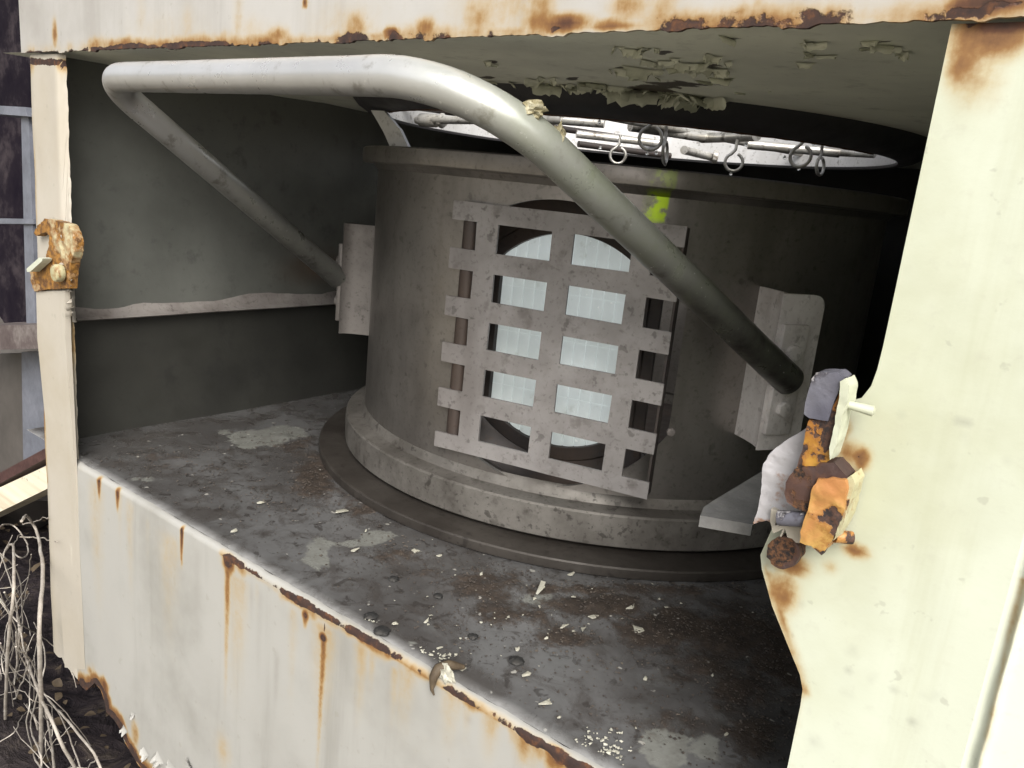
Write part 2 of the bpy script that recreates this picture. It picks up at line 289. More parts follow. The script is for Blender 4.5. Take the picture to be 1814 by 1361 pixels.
def mk_lens():
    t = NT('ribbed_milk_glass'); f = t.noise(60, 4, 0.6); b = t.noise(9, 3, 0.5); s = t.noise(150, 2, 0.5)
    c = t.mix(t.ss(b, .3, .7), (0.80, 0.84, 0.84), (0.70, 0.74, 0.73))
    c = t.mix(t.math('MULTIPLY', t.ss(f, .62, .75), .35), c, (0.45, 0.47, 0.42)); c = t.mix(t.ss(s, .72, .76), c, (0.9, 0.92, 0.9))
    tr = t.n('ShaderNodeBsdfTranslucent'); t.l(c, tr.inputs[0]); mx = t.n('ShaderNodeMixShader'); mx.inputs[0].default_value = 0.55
    t.done(c, 0.35); t.l(c, t.b.inputs['Emission Color']); t.b.inputs['Emission Strength'].default_value = 0.20   # added glow in place of daylight behind the pane
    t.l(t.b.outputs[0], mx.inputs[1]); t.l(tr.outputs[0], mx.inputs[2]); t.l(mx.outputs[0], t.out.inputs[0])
    return t.m
M['lens'] = mk_lens()

# ------------------------------------------------------------------ object helpers
def link(name, me, mat, parent=None, label=None, loc=None):
    o = bpy.data.objects.new(name, me); COL.objects.link(o)
    if mat is not None: me.materials.append(mat)
    if parent: o.parent = parent
    if loc: o.location = loc
    if label: o['label'] = label
    return o
def empty(name, loc, label, cat, group=None):
    o = bpy.data.objects.new(name, None); COL.objects.link(o); o.location = loc; o.empty_display_size = 0.05
    o['label'] = label; o['category'] = cat
    if group: o['group'] = group
    return o
def tag(o, label, cat, group=None):
    o['label'] = label; o['category'] = cat
    if group: o['group'] = group
    return o
def structure(o): o['kind'] = 'structure'; return o
def rel(parent, pts):
    if parent is None: return [Vector(p) for p in pts]
    base = Vector((0, 0, 0)); p = parent
    while p: base += p.location; p = p.parent
    return [Vector(q) - base for q in pts]
def smooth(me, ang=35):
    me.polygons.foreach_set('use_smooth', [True] * len(me.polygons))
    try: me.set_sharp_from_angle(angle=radians(ang))
    except Exception: pass
def mesh(name, verts, faces, mat, parent=None, label=None, shade=True, ang=35, wear=None):
    me = bpy.data.meshes.new(name); me.from_pydata([tuple(v) for v in rel(parent, verts)], [], faces); me.update()
    if wear is not None:
        a = me.color_attributes.new('wear', 'FLOAT_COLOR', 'POINT')
        flat = []
        for q in wear: flat += [q[0], q[1], q[2], 1.0]
        a.data.foreach_set('color', flat)
    if shade: smooth(me, ang)
    return link(name, me, mat, parent, label)
def from_bm(name, bm, mat, parent=None, label=None, ang=35, bev=0.0, seg=2, rough=0.0):
    if bev > 0: bmesh.ops.bevel(bm, geom=[e for e in bm.edges if e.is_manifold and e.calc_face_angle(0) > radians(30)], offset=bev, segments=seg, affect='EDGES', profile=0.5, clamp_overlap=True)
    bmesh.ops.recalc_face_normals(bm, faces=bm.faces)
    if rough > 0:                      # corroded skin: subdivide and pit
        bmesh.ops.triangulate(bm, faces=bm.faces)
        for _ in range(5):
            L = [e for e in bm.edges if e.calc_length() > .0030]
            if not L or len(bm.faces) > 9000: break
            bmesh.ops.subdivide_edges(bm, edges=L, cuts=1); bmesh.ops.triangulate(bm, faces=bm.faces)
        bm.normal_update()
        for v in bm.verts: c_ = v.co; v.co = c_ + v.normal * rough * (fbm(c_.x * 140, c_.y * 140, c_.z * 140) + .6 * fbm(c_.x * 420, c_.y * 420, c_.z * 420))
    if parent:
        base = Vector((0, 0, 0)); p = parent
        while p: base += p.location; p = p.parent
        bmesh.ops.translate(bm, verts=bm.verts, vec=-base)
    me = bpy.data.meshes.new(name); bm.to_mesh(me); bm.free(); smooth(me, ang)
    return link(name, me, mat, parent, label)
def fbm(x, y, z=0.0, o=4): return mn.fractal(Vector((x, y, z)), 1.0, 2.0, o)

def pip(poly, x, y):
    c = False; n = len(poly); j = n - 1
    for i in range(n):
        xi, yi = poly[i]; xj, yj = poly[j]
        if (yi > y) != (yj > y) and x < (xj - xi) * (y - yi) / (yj - yi) + xi: c = not c
        j = i
    return c
def dpoly(poly, x, y):
    best = 1e9; n = len(poly)
    for i in range(n):
        ax, ay = poly[i]; bx, by = poly[(i + 1) % n]; dx, dy = bx - ax, by - ay; L = dx * dx + dy * dy
        t = max(0, min(1, ((x - ax) * dx + (y - ay) * dy) / L)) if L > 0 else 0
        d = hypot(x - ax - t * dx, y - ay - t * dy)
        if d < best: best = d
    return best
def resample(poly, res):
    out = []; n = len(poly)
    for i in range(n):
        ax, ay = poly[i]; bx, by = poly[(i + 1) % n]; k = max(1, round(hypot(bx - ax, by - ay) / res))
        for j in range(k): out.append((ax + (bx - ax) * j / k, ay + (by - ay) * j / k))
    return out
def sheet(name, poly, res, to3d, th, mat, parent, wearf=None, label=None, dense=True):
    """flat sheet with an arbitrary outline: (u,v) points through to3d(u, v) -> (point, thickness direction)"""
    B = resample(poly, res) if dense else poly
    xs = [p[0] for p in B]; ys = [p[1] for p in B]; pts = [Vector(p) for p in B]; nb = len(pts)
    y = min(ys) + res * 0.5; row = 0
    simple = [p for p in poly]
    while y < max(ys):
        x = min(xs) + res * (0.5 + 0.5 * (row % 2))
        while x < max(xs):
            if pip(simple, x, y) and dpoly(simple, x, y) > res * 0.45: pts.append(Vector((x, y)))
            x += res
        y += res * 0.866; row += 1
    v, e, f, ov, oe, of = delaunay_2d_cdt(pts, [], [list(range(nb))], 1, 1e-7)
    P = []; W = []
    for q in v:
        p, d = to3d(q.x, q.y); P.append(Vector(p)); W.append((Vector(d), wearf(q.x, q.y) if wearf else (0, 0, 0)))
    n = len(P); faces = [tuple(t) for t in f]
    cnt = {}
    for t in faces:
        for i in range(len(t)):
            a, b = t[i], t[(i + 1) % len(t)]; cnt[(a, b)] = 1
    P2 = P + [p + W[i][0] * th for i, p in enumerate(P)]
    F2 = list(faces) + [tuple(n + i for i in reversed(t)) for t in faces]
    for (a, b) in cnt:
        if (b, a) not in cnt: F2.append((b, a, n + a, n + b))
    wear = [q[1] for q in W] * 2
    return mesh(name, P2, F2, mat, parent, label, True, 40, wear if wearf else None)

def prism(name, pts, direction, mat, parent, bev=0.0, label=None, seg=2, ang=35, rough=0.0):
    """extrude a closed 3-D polygon along a vector"""
    bm = bmesh.new(); d = Vector(direction); a = [bm.verts.new(p) for p in pts]; b = [bm.verts.new(Vector(p) + d) for p in pts]; n = len(a)
    bm.faces.new(a); bm.faces.new(list(reversed(b)))
    for i in range(n): bm.faces.new((a[i], b[i], b[(i + 1) % n], a[(i + 1) % n]))
    return from_bm(name, bm, mat, parent, label, ang, bev, seg, rough)
def pprism(name, pix, y0, y1, mat, parent, bev=0.0, label=None, seg=2, rough=0.0):
    """outline measured on the photograph, standing on the plane y0 and running back to y1"""
    return prism(name, [atY(*p, y0) for p in pix], (0, y1 - y0, 0), mat, parent, bev, label, seg, 50 if rough else 35, rough)
def box(name, c, s, mat, parent, bev=0.0, rot=None, label=None):
    bm = bmesh.new(); bmesh.ops.create_cube(bm, size=1); bmesh.ops.scale(bm, vec=s, verts=bm.verts)
    if rot: bmesh.ops.rotate(bm, verts=bm.verts, matrix=rot)
    bmesh.ops.translate(bm, verts=bm.verts, vec=c)
    return from_bm(name, bm, mat, parent, label, 35, bev)
def path_fillet(pts, radii, seg=10):
    out = [Vector(pts[0])]
    for i in range(1, len(pts) - 1):
        p, a, b = Vector(pts[i]), Vector(pts[i - 1]), Vector(pts[i + 1]); r = radii[i]
        d1, d2 = (a - p).normalized(), (b - p).normalized(); q1, q2 = p + d1 * r, p + d2 * r
        h = 0.62
        for k in range(seg + 1):
            t = k / seg; c1, c2 = q1 - d1 * r * h, q2 - d2 * r * h
            out.append(q1 * (1 - t) ** 3 + c1 * 3 * t * (1 - t) ** 2 + c2 * 3 * t * t * (1 - t) + q2 * t ** 3)
    out.append(Vector(pts[-1])); return out
def subdiv(path, step):
    out = []
    for a, b in zip(path, path[1:]):
        k = max(1, int((b - a).length / step))
        for j in range(k): out.append(a.lerp(b, j / k))
    out.append(path[-1]); return out
def tube_geo(path, rad, n=14, closed=False, wob=0.0):
    P = [Vector(p) for p in path]; m = len(P); V = []; Fc = []; ts = []
    ref = None
    for i in range(m):
        t = (P[(i + 1) % m] - P[i - 1]) if closed else (P[min(i + 1, m - 1)] - P[max(i - 1, 0)])
        t.normalize()
        if ref is None:
            ref = t.orthogonal().normalized()
        ref = (ref - t * ref.dot(t)).normalized(); bt = t.cross(ref)
        r = rad(i / (m - 1)) if callable(rad) else rad
        for k in range(n):
            a = 2 * pi * k / n; rr = r * (1 + (wob * fbm(P[i].x * 60 + cos(a), P[i].y * 60 + sin(a), P[i].z * 60) if wob else 0))
            V.append(P[i] + (ref * cos(a) + bt * sin(a)) * rr); ts.append((i / (m - 1), (ref * cos(a) + bt * sin(a)).z))
    for i in range(m if closed else m - 1):
        j = (i + 1) % m
        for k in range(n):
            l = (k + 1) % n; Fc.append((i * n + k, i * n + l, j * n + l, j * n + k))
    if not closed:
        Fc.append(tuple(reversed(range(n)))); Fc.append(tuple(range((m - 1) * n, m * n)))
    return V, Fc, ts
def tube(name, path, rad, mat, parent=None, label=None, n=14, closed=False, wob=0.0, wearf=None):
    V, Fc, ts = tube_geo(path, rad, n, closed, wob)
    return mesh(name, V, Fc, mat, parent, label, True, 60, [wearf(t, nz, v) for (t, nz), v in zip(ts, V)] if wearf else None)
def lathe(name, prof, mat, parent, cx=CX, cy=CY, n=160, label=None, closed=True, ang=30):
    V = []; Fc = []; m = len(prof)
    for k in range(n):
        a = 2 * pi * k / n
        for r, z in prof: V.append((cx + r * sin(a), cy - r * cos(a), z))
    for k in range(n):
        l = (k + 1) % n
        for i in range(m if closed else m - 1):
            j = (i + 1) % m; Fc.append((k * m + i, l * m + i, l * m + j, k * m + j))
    return mesh(name, V, Fc, mat, parent, label, True, ang)
def disk(name, c, axis, r, h, mat, parent, n=20, bev=0.0, label=None, r2=None):
    bm = bmesh.new(); bmesh.ops.create_cone(bm, cap_ends=True, segments=n, radius1=r, radius2=r if r2 is None else r2, depth=h)
    q = Vector(axis).to_track_quat('Z', 'Y').to_matrix(); bmesh.ops.rotate(bm, verts=bm.verts, matrix=q)
    bmesh.ops.translate(bm, verts=bm.verts, vec=c)
    return from_bm(name, bm, mat, parent, label, 35, bev)

# wear: spots measured on the photograph, carried to the plane they lie on
class Wear:
    def __init__(s): s.R = []; s.G = []; s.B = []; s.S = []
    def spot(s, ch, px, py, rx, ry=None, streak=0, k=1.0):
        a = atY(px, py); sc_ = a.length / F
        getattr(s, ch).append((a.x, a.z, rx * sc_, (ry or rx) * sc_, streak * sc_, k))
    def line(s, ch, p, q, r, k=1.0, streak=0):
        a, b = atY(*p), atY(*q); s.S.append((ch, a.x, a.z, b.x, b.z, r * .5 * (a.length + b.length) / F, k))
    def at(s, x, z):
        out = []
        for L in (s.R, s.G, s.B):
            v = 0.0
            for (cx, cz, rx, rz, st, k) in L:
                dx = (x - cx) / rx; dz = (z - cz)
                if abs(dx) > 2.5: continue
                if dz < 0 and st > 0:
                    q = -dz / st
                    if q > 1.15: continue
                    e = k * exp(-dx * dx * (1 + q)) * max(0, 1 - q) ** 0.8
                    if q * st < rz: e = max(e, k * exp(-dx * dx - (dz / rz) ** 2))
                else:
                    dz /= rz
                    if abs(dz) > 2.5: continue
                    e = k * exp(-dx * dx - dz * dz)
                if e > v: v = e
            out.append(v)
        for (ch, ax, az, bx, bz, r, k) in s.S:
            if x < min(ax, bx) - 3 * r or x > max(ax, bx) + 3 * r or z < min(az, bz) - 3 * r or z > max(az, bz) + 3 * r: continue
            dx, dz = bx - ax, bz - az; t = max(0, min(1, ((x - ax) * dx + (z - az) * dz) / (dx * dx + dz * dz)))
            n_ = fbm(x * 42, z * 42, r * 900); rr = r * (1 + .75 * n_); rr = max(rr, r * .25)
            d = hypot(x - ax - t * dx, z - az - t * dz) / rr; e = k * (1 + .45 * fbm(x * 17, z * 17, 4.)) * exp(-d * d); i = 'RGB'.index(ch)
            if e > out[i]: out[i] = e
        return tuple(out)

# ------------------------------------------------------------------ the setting
gv = []; gf = []; gw = []; N = 110
def gcoord(i): t = (i / N) * 2 - 1; return math.copysign(abs(t) ** 3 * 60 + abs(t) * 2.2, t)
for j in range(N + 1):
    for i in range(N + 1):
        x, y = gcoord(i) - 0.8, gcoord(j) + 0.4; near = exp(-((x + .8) ** 2 + y * y) / 9)
        gv.append((x, y, ZG + 0.05 * fbm(x * 2.2, y * 2.2) * near + 0.02 * fbm(x * 9, y * 9) * near)); k_ = .5 * (1 + math.tanh((y - .18 + .12 * fbm(x * 4, y * 4, 6.)) / .1)) * .5 * (1 - math.tanh(y - 5)); gw.append((k_, 0, 0))
for j in range(N):
    for i in range(N): a = j * (N + 1) + i; gf.append((a, a + 1, a + N + 2, a + N + 1))
structure(mesh('ground', gv, gf, M['ground'], None, None, True, 180, gw))

# ------------------------------------------------------------------ the cabinet
cab = empty('cabinet', (-0.47, 0.84, ZG), 'weathered white metal cabinet with rust streaks and a wide front opening', 'cabinet')

# front panel below the opening -------------------------------------
W = Wear()
W.spot('R', 175, 852, 7, 12, 40, .85); W.spot('R', 208, 868, 7, 9, 45, .9); W.spot('B', 208, 866, 6, 6, 0, .7); W.spot('B', 176, 852, 4, 9, 0, .7)
W.spot('R', 322, 942, 5, 12, 75, .95); W.spot('B', 321, 940, 4, 14, 0, .7)
W.spot('R', 403, 998, 10, 16, 300, .55); W.spot('R', 405, 998, 17, 16, 30, .9); W.spot('B', 403, 992, 15, 16, 0, 1.0)
W.spot('R', 541, 1090, 9, 11, 30, .8); W.spot('B', 541, 1091, 6, 7, 0, .75)
W.spot('R', 572, 1130, 10, 9, 0, 1.0); W.spot('R', 573, 1135, 8, 9, 300, .62); W.spot('B', 572, 1131, 8, 6, 0, .95); W.spot('B', 575, 1112, 2.5, 12, 0, .6)
W.spot('R', 132, 880, 16, 20, 330, .20); W.spot('R', 212, 880, 12, 20, 140, .18); W.spot('R', 262, 930, 10, 20, 120, .12)
W.spot('R', 660, 1160, 14, 10, 120, .22); W.spot('R', 700, 1190, 14, 10, 150, .22); W.spot('R', 455, 1040, 10, 10, 90, .16)
W.spot('R', 830, 1230, 18, 10, 130, .20); W.spot('R', 930, 1300, 30, 16, 80, .5); W.spot('R', 985, 1335, 34, 16, 60, .65)
W.spot('G', 490, 1165, 7, 10, 190, .5); W.spot('G', 445, 1060, 5, 30, 60, .4); W.spot('G', 370, 1240, 40, 60, 0, .22); W.spot('G', 830, 1275, 8, 8, 0, .5); W.spot('G', 470, 1290, 50, 70, 0, .2)
for px, py, rx, st, k in ((300, 960, 40, 260, .2), (420, 1030, 40, 300, .24), (575, 1120, 40, 260, .26), (640, 1150, 22, 200, .26), (720, 1190, 26, 180, .28), (800, 1230, 30, 150, .26), (870, 1270, 26, 120, .3), (170, 870, 30, 300, .22), (230, 900, 16, 260, .2), (520, 1090, 18, 260, .18), (940, 1300, 40, 90, .4)): W.spot('R', px, py, rx, 20, st, k)
for px, py, rx, st, k in ((350, 990, 10, 200, .3), (460, 1060, 8, 240, .35), (610, 1150, 12, 200, .3), (690, 1190, 9, 160, .35), (255, 930, 12, 280, .25), (770, 1220, 14, 120, .3)): W.spot('G', px, py, rx, 16, st, k)
for p, q, r, k in (((140, 822), (390, 965), 4.0, .40), ((395, 972), (428, 1002), 10, 1.0), ((430, 1002), (500, 1045), 6, .62), ((500, 1048), (555, 1080), 9, .95), ((555, 1080), (618, 1112), 6.5, .75),
                   ((618, 1114), (666, 1140), 10, 1.0), ((666, 1140), (770, 1198), 9, .95), ((770, 1202), (872, 1256), 9.5, 1.0), ((872, 1260), (924, 1292), 9, .95), ((922, 1296), (1012, 1350), 15, 1.05), ((1010, 1350), (1080, 1390), 15, 1.05)):
    W.line('B', p, q, r, k); W.line('R', (p[0], p[1] + 5), (q[0], q[1] + 5), r * 1.5, k * .40, 14)
tear = [(72, 1090), (76, 1140), (70, 1188), (84, 1202), (100, 1193), (110, 1200), (104, 1226), (116, 1232), (128, 1216), (142, 1214), (152, 1224), (168, 1210), (178, 1222), (186, 1246), (188, 1262), (202, 1275), (212, 1290), (222, 1316), (236, 1340), (246, 1356), (262, 1372), (300, 1420)]
tw = [(atY(*p).x, atY(*p).z) for p in tear]
for p, q in zip(tear[8:], tear[9:]): W.line('R', (p[0] + 4, p[1] - 4), (q[0] + 4, q[1] - 4), 15, .62); W.line('B', (p[0] + 3, p[1] - 3), (q[0] + 3, q[1] - 3), 8, .85)
W.spot('R', 240, 1300, 12, 24, 0, .5); W.spot('R', 160, 1190, 14, 10, 0, .35); W.spot('G', 230, 1290, 16, 20, 0, .4); W.spot('R', 395, 1330, 26, 40, 0, .22)
zt = ZF - 0.0055; ZS = zt - .030
XS = -0.866                      # seam between corner post and front panel
pl = [(XS, ZS), (XS, [q for q in tw if q[0] > XS][0][1] + .004)] + [q for q in tw if q[0] > XS + .004] + [(-0.52, -0.70), (-0.088, -0.70), (-0.088, ZS)]
def bow(x, z): return 0.0010 * fbm(x * 4, z * 4, 3.0) + 0.00012 * fbm(x * 24, z * 24, 9.0)
def jag(poly, i0, i1, amp, sc_):
    out = []
    for i, p in enumerate(poly): out.append(p)
    return out
def fp(x, z):
    e = exp(-((z - zt) / 0.02) ** 2); b = bow(x, z) * (1 - e)
    return (x, YF + b + 0.0002 * exp(-((x - XS) / 0.006) ** 2), z), (0, 1, 0)
front = sheet('front_panel', list(reversed(pl)), 0.0030, fp, 0.0022, M['panel'], cab, W.at)
# rolled fold from the panel into the floor, paint chipped off it
V = []; Fc = []; WW = []; nx = 560; na = 6; RB = 0.0055; rows = [ZS + (zt - ZS) * k / 20 for k in range(20)]
nrow = 20 + na + 1
for i in range(nx + 1):
    x = XS + (-XS - 0.088) * i / nx
    for z in rows:
        p, d = fp(x, z); V.append(p); WW.append(W.at(x, z))
    for j in range(na + 1):
        a = (pi / 2) * j / na; dent = 0.0009 * fbm(x * 45, j * .4, 2.0) * sin(a)
        ww = W.at(x, zt + 0.0005 + 0.002 * sin(a)); p, d = fp(x, zt)
        V.append((x, p[1] + RB - RB * cos(a) + dent * .6, zt + RB * sin(a) + dent * .5))
        WW.append((ww[0] * (1 - j / na), 0, ww[2] * max(0, 1.15 - 1.2 * j / na)))
for i in range(nx):
    for j in range(nrow - 1): k = i * nrow + j; Fc.append((k, k + nrow, k + nrow + 1, k + 1))
mesh('folded_edge', V, Fc, M['panel'], cab, None, True, 180, WW)

# left corner post: front strip, chamfer, return face ---------------
WP = Wear()
WP.spot('R', 75, 700, 9, 120, 0, .55); WP.line('R', (66, 560), (82, 850), 7, .5); WP.spot('R', 55, 112, 12, 8, 25, .45); WP.spot('R', 105, 112, 12, 8, 20, .5); WP.line('B', (48, 108), (118, 112), 4, .9)
WP.spot('R', 120, 600, 12, 60, 0, .32); WP.spot('R', 128, 500, 8, 40, 0, .35); WP.spot('R', 95, 520, 30, 10, 30, .2); WP.spot('R', 132, 880, 16, 20, 330, .2); WP.line('R', (113, 120), (128, 400), 3, .42)
WP.line('R', (78, 1040), (86, 1140), 6, .5); WP.line('B', (74, 1060), (78, 1140), 4, .6); WP.spot('G', 110, 1130, 20, 50, 0, .45); WP.line('R', (52, 130), (66, 400), 3, .3)
xc = -0.8605; prof = [(XL, YF + 0.10), (XL, YF + 0.006), (XL + 0.0015, YF + 0.0015), (XL + 0.006, YF), (XS - 0.003, YF), (XS - .0005, YF + 0.001), (xc - 0.002, YF + 0.0045), (xc, YF + 0.006)]
V = []; Fc = []; WW = []
zb_of = lambda x: -0.600 if x < -0.905 else -0.604 - 0.1 * (x + 0.905)
nz = 170
pp = []
for (a, b) in zip(prof, prof[1:]):
    k = max(1, int(hypot(a[0] - b[0], a[1] - b[1]) / 0.005)); pp += [(a[0] + (b[0] - a[0]) * j / k, a[1] + (b[1] - a[1]) * j / k) for j in range(k)]
pp.append(prof[-1]); m = len(pp)
for i in range(nz + 1):
    for (x, y) in pp:
        low = ZF + 0.001 if x > XS - .0004 else zb_of(x) + 0.006 * fbm(x * 130, y * 130, 4.)
        z = low + (0.0805 - low) * i / nz
        edge = max(0, (x - XS) / (xc - XS)) if x > XS else 0
        jx = (0.0022 * fbm(z * 70, 5.0) + 0.003 * max(0, fbm(z * 18, 1.0))) * edge
        V.append((x + jx, y + 0.0008 * fbm(x * 20, z * 12, 5.), z)); WW.append(WP.at(x, z))
for i in range(nz):
    for j in range(m - 1): k = i * m + j; Fc.append((k, k + 1, k + m + 1, k + m))
mesh('corner_post', V, Fc, M['cream'], cab, None, True, 30, WW)
def subdiv2(P, step):
    out = []
    for a, b in zip(P, P[1:]):
        k = max(1, int(hypot(b[0] - a[0], b[1] - a[1]) / step)); out += [(a[0] + (b[0] - a[0]) * j / k, a[1] + (b[1] - a[1]) * j / k) for j in range(k)]
    return out
# rust-brown return flange seen through the torn corner
fl = [Vector((q[0] + .003, YF + .004, q[1] + .003)) for q in subdiv2(tw[8:], .004)]; V = []; Fc = []
for i, p in enumerate(fl):
    for j in range(4): V.append(p + Vector((-.0075 * j - .004 * j * fbm(i * .35, j * .5), .0012 * j * j, -.0045 * j - .004 * j * fbm(i * .45, j * .7 + 3.))))
for i in range(len(fl) - 1):
    for j in range(3): k = i * 4 + j; Fc.append((k, k + 1, k + 5, k + 4))
mesh('torn_flange', V, Fc, M['rust'], cab)

# top beam ----------------------------------------------------------
WB = Wear()
WB.spot('R', 548, 8, 6, 10, 10, .8)
WB.line('R', (170, 84), (520, 78), 12, .34); WB.line('R', (520, 76), (1000, 56), 12, .36); WB.line('R', (1000, 54), (1420, 42), 10, .32)
for px, py, rx, ry, k in ((700, 62, 20, 10, .9), (640, 50, 40, 30, .35), (760, 52, 26, 18, .5), (860, 35, 30, 30, .36), (960, 40, 44, 30, .42), (1010, 45, 50, 16, .8), (1120, 15, 40, 30, .45), (1180, 20, 30, 50, .35), (1320, 30, 22, 22, .42), (1345, 20, 10, 30, .35), (260, 30, 20, 50, .15), (105, 62, 9, 22, .5), (340, 50, 24, 40, .2), (430, 40, 18, 60, .22), (1760, 8, 55, 16, .95), (1710, 15, 30, 16, .7), (500, 65, 30, 16, .45), (1090, 48, 60, 10, .6)):
    WB.spot('R', px, py, rx, ry, 0, k)
for px, py, rx, ry, k in ((900, 8, 130, 60, .27), (1150, 8, 90, 60, .24), (620, 40, 130, 40, .17), (300, 55, 160, 34, .13), (960, 20, 40, 60, .34), (840, 30, 24, 50, .3), (1340, 20, 50, 40, .2), (450, 60, 60, 30, .2)): WB.spot('R', px, py, rx, ry, 0, k)
WB.line('B', (1690, 30), (1814, 12), 5, .9); WB.spot('B', 1770, 8, 26, 6, 0, .7); WB.spot('B', 706, 66, 13, 8, 0, .9); WB.line('B', (985, 52), (1025, 49), 7, .9); WB.line('B', (55, 98), (110, 100), 5, .9)
def beam_wear(x, z):
    R_, G_, B_ = WB.at(x, z); n_ = fbm(x * 9, 3.3) + .5 * fbm(x * 40, 7.); k_ = (.62 + .75 * n_) * (1 - .5 * max(0, min(1, (x + .55) / .3))); e = exp(-((z - ZB) / (.0016 + .0022 * max(0, .5 + n_)) / (1 + 1.4 * max(0, min(1, (x + .55) / .3)))) ** 2)
    return (max(R_, (.24 + .35 * n_) * exp(-((z - ZB) / .009) ** 2)), G_, max(B_, k_ * e))
WB.spot('G', 1200, 30, 40, 40, 0, .3); WB.spot('G', 330, 30, 20, 60, 0, .25); WB.spot('G', 430, 25, 5, 60, 0, .35); WB.spot('G', 1420, 25, 4, 24, 0, .5); WB.spot('G', 600, 20, 60, 40, 0, .18)
bx0, bx1 = XL - 0.006, 0.06
bot = [(bx0 + (bx1 - bx0) * i / 420, ZB - 0.0012 * abs(fbm(i * .31, 1.7)) - (0.0012 if fbm(i * .07, 8.) > .25 else 0)) for i in range(421)]
bp = bot + [(bx1, 0.155), (bx0, 0.155)]
sheet('top_beam', bp, 0.0030, lambda x, z: ((x, YF - 0.004 + (0.0012 * fbm(x * 4, z * 5, 7.) + 0.0002 * fbm(x * 26, z * 26)) * min(1, max(0, .155 - z) / .03), z), (0, 1, 0)), 0.0024, M['beam'], cab, beam_wear, dense=False)
mesh('beam_upper', [(bx0, YF - .004, .1552), (bx1, YF - .004, .1552), (bx1, YF - .004, .30), (bx0, YF - .004, .30), (bx0, YF + .02, .1552), (bx1, YF + .02, .1552), (bx1, YF + .02, .30), (bx0, YF + .02, .30)],
     [(0, 1, 2, 3), (7, 6, 5, 4), (3, 2, 6, 7), (0, 3, 7, 4), (1, 5, 6, 2)], M['beam'], cab, shade=False)

# right front panel with its gusset and rounded corner ---------------
WR = Wear()
WR.spot('R', 1752, 62, 62, 40, 0, .62); WR.spot('R', 1710, 90, 26, 60, 0, .5); WR.spot('R', 1775, 45, 50, 20, 0, .9); WR.spot('R', 1735, 130, 45, 60, 0, .28); WR.line('B', (1690, 38), (1814, 24), 4, .85); WR.spot('B', 1722, 44, 16, 7, 0, .75)
WR.spot('R', 1385, 1050, 30, 40, 70, .52); WR.line('R', (1355, 1010), (1425, 1225), 9, .40); WR.line('R', (1425, 1225), (1400, 1361), 6, .22); WR.spot('R', 1400, 1000, 34, 22, 0, .6)
WR.spot('R', 1500, 800, 30, 26, 0, .45); WR.spot('R', 1525, 812, 16, 22, 0, .62); WR.spot('R', 1490, 760, 16, 26, 0, .5); WR.spot('R', 1515, 975, 22, 14, 0, .62); WR.spot('R', 1470, 1005, 16, 14, 0, .3); WR.spot('R', 1490, 860, 18, 60, 0, .3); WR.spot('R', 1560, 760, 60, 50, 0, .10)
WR.spot('B', 1525, 805, 6, 9, 0, .62); WR.line('B', (1490, 815), (1522, 812), 3, .7)
WR.spot('B', 1585, 716, 10, 8, 0, .75); WR.line('B', (1570, 704), (1600, 732), 5, .7); WR.spot('B', 1533, 700, 6, 4, 0, .8)
for p, q in (((1640, 728), (1665, 734)), ((1690, 740), (1712, 750)), ((1700, 775), (1720, 784)), ((1782, 812), (1795, 822)), ((1590, 690), (1622, 697))): WR.line('G', p, q, 2.6, .85)
for px, py, r in ((1737, 1066, 4), (1434, 1161, 3), (1580, 670, 4), (1600, 735, 4), (1630, 765, 2.5), (1510, 1155, 6), (1505, 1190, 5), (1545, 1200, 5), (1618, 1280, 7), (1442, 1315, 9), (1420, 1068, 5), (1500, 1230, 5), (1590, 1225, 4), (1655, 1235, 5), (1640, 1230, 4), (1585, 1225, 4)): WR.spot('G', px, py, r, r, 0, .6)
WR.line('R', (1812, 1030), (1735, 1361), 7, .28); WR.line('G', (1806, 1050), (1728, 1361), 3, .35); WR.spot('R', 1690, 1150, 50, 120, 0, .07)
cor = [(-0.0805, 0.0808), (-0.0805, -0.052), (-0.0808, -0.062), (-0.0818, -0.070), (-0.0848, -0.0765), (-0.0905, -0.0795), (-0.0985, -0.082), (-0.104, -0.10), (-0.112, -0.145), (-0.1165, -0.166), (-0.1145, -0.173), (-0.106, -0.190), (-0.0865, -0.219), (-0.0838, -0.226), (-0.0832, -0.235), (-0.0832, -0.70)]
RX = 0.0
def rp(x, z):
    if x <= XR: y = YF + 0.0012 * fbm(x * 8, z * 7, 2.2) * min(1, max(0, -.0125 - x) / .02)
    else: y = YF + (x - XR) * 1.3
    bead = 0.0
    return (x, y - bead, z), (0, 1, 0)
sheet('side_panel', cor + [(-0.0125, -0.70), (-0.0125, 0.0808)], 0.0034, rp, 0.0024, M['white'], cab, WR.at)

V = []; Fc = []; WW = []; nzc = 300
cols = [-.0125, -.0112, -.0100, -.0092, -.0085, -.0080, -.0075, -.0070, -.0065, -.0060, -.0055, -.0050, -.0045, -.0038, -.0030, -.0015, .001, .004, .008, .013, .02, .03]
for i in range(nzc + 1):
    z = -.70 + .7788 * i / nzc; wob = .0007 * fbm(z * 40, 3.)
    for x in cols:
        s_ = x - XR - wob; y = YF + (.28 * max(0, s_)) - .0022 * exp(-(s_ / .0016) ** 2) + .0010 * exp(-((s_ + .004) / .0018) ** 2)
        if x == cols[0]: y = YF
        V.append((x, y, z)); WW.append(WR.at(x, z))
for i in range(nzc):
    for j in range(len(cols) - 1): k = i * len(cols) + j; Fc.append((k, k + 1, k + len(cols) + 1, k + len(cols)))
mesh('corner_fold', V, Fc, M['white'], cab, None, True, 60, WW)

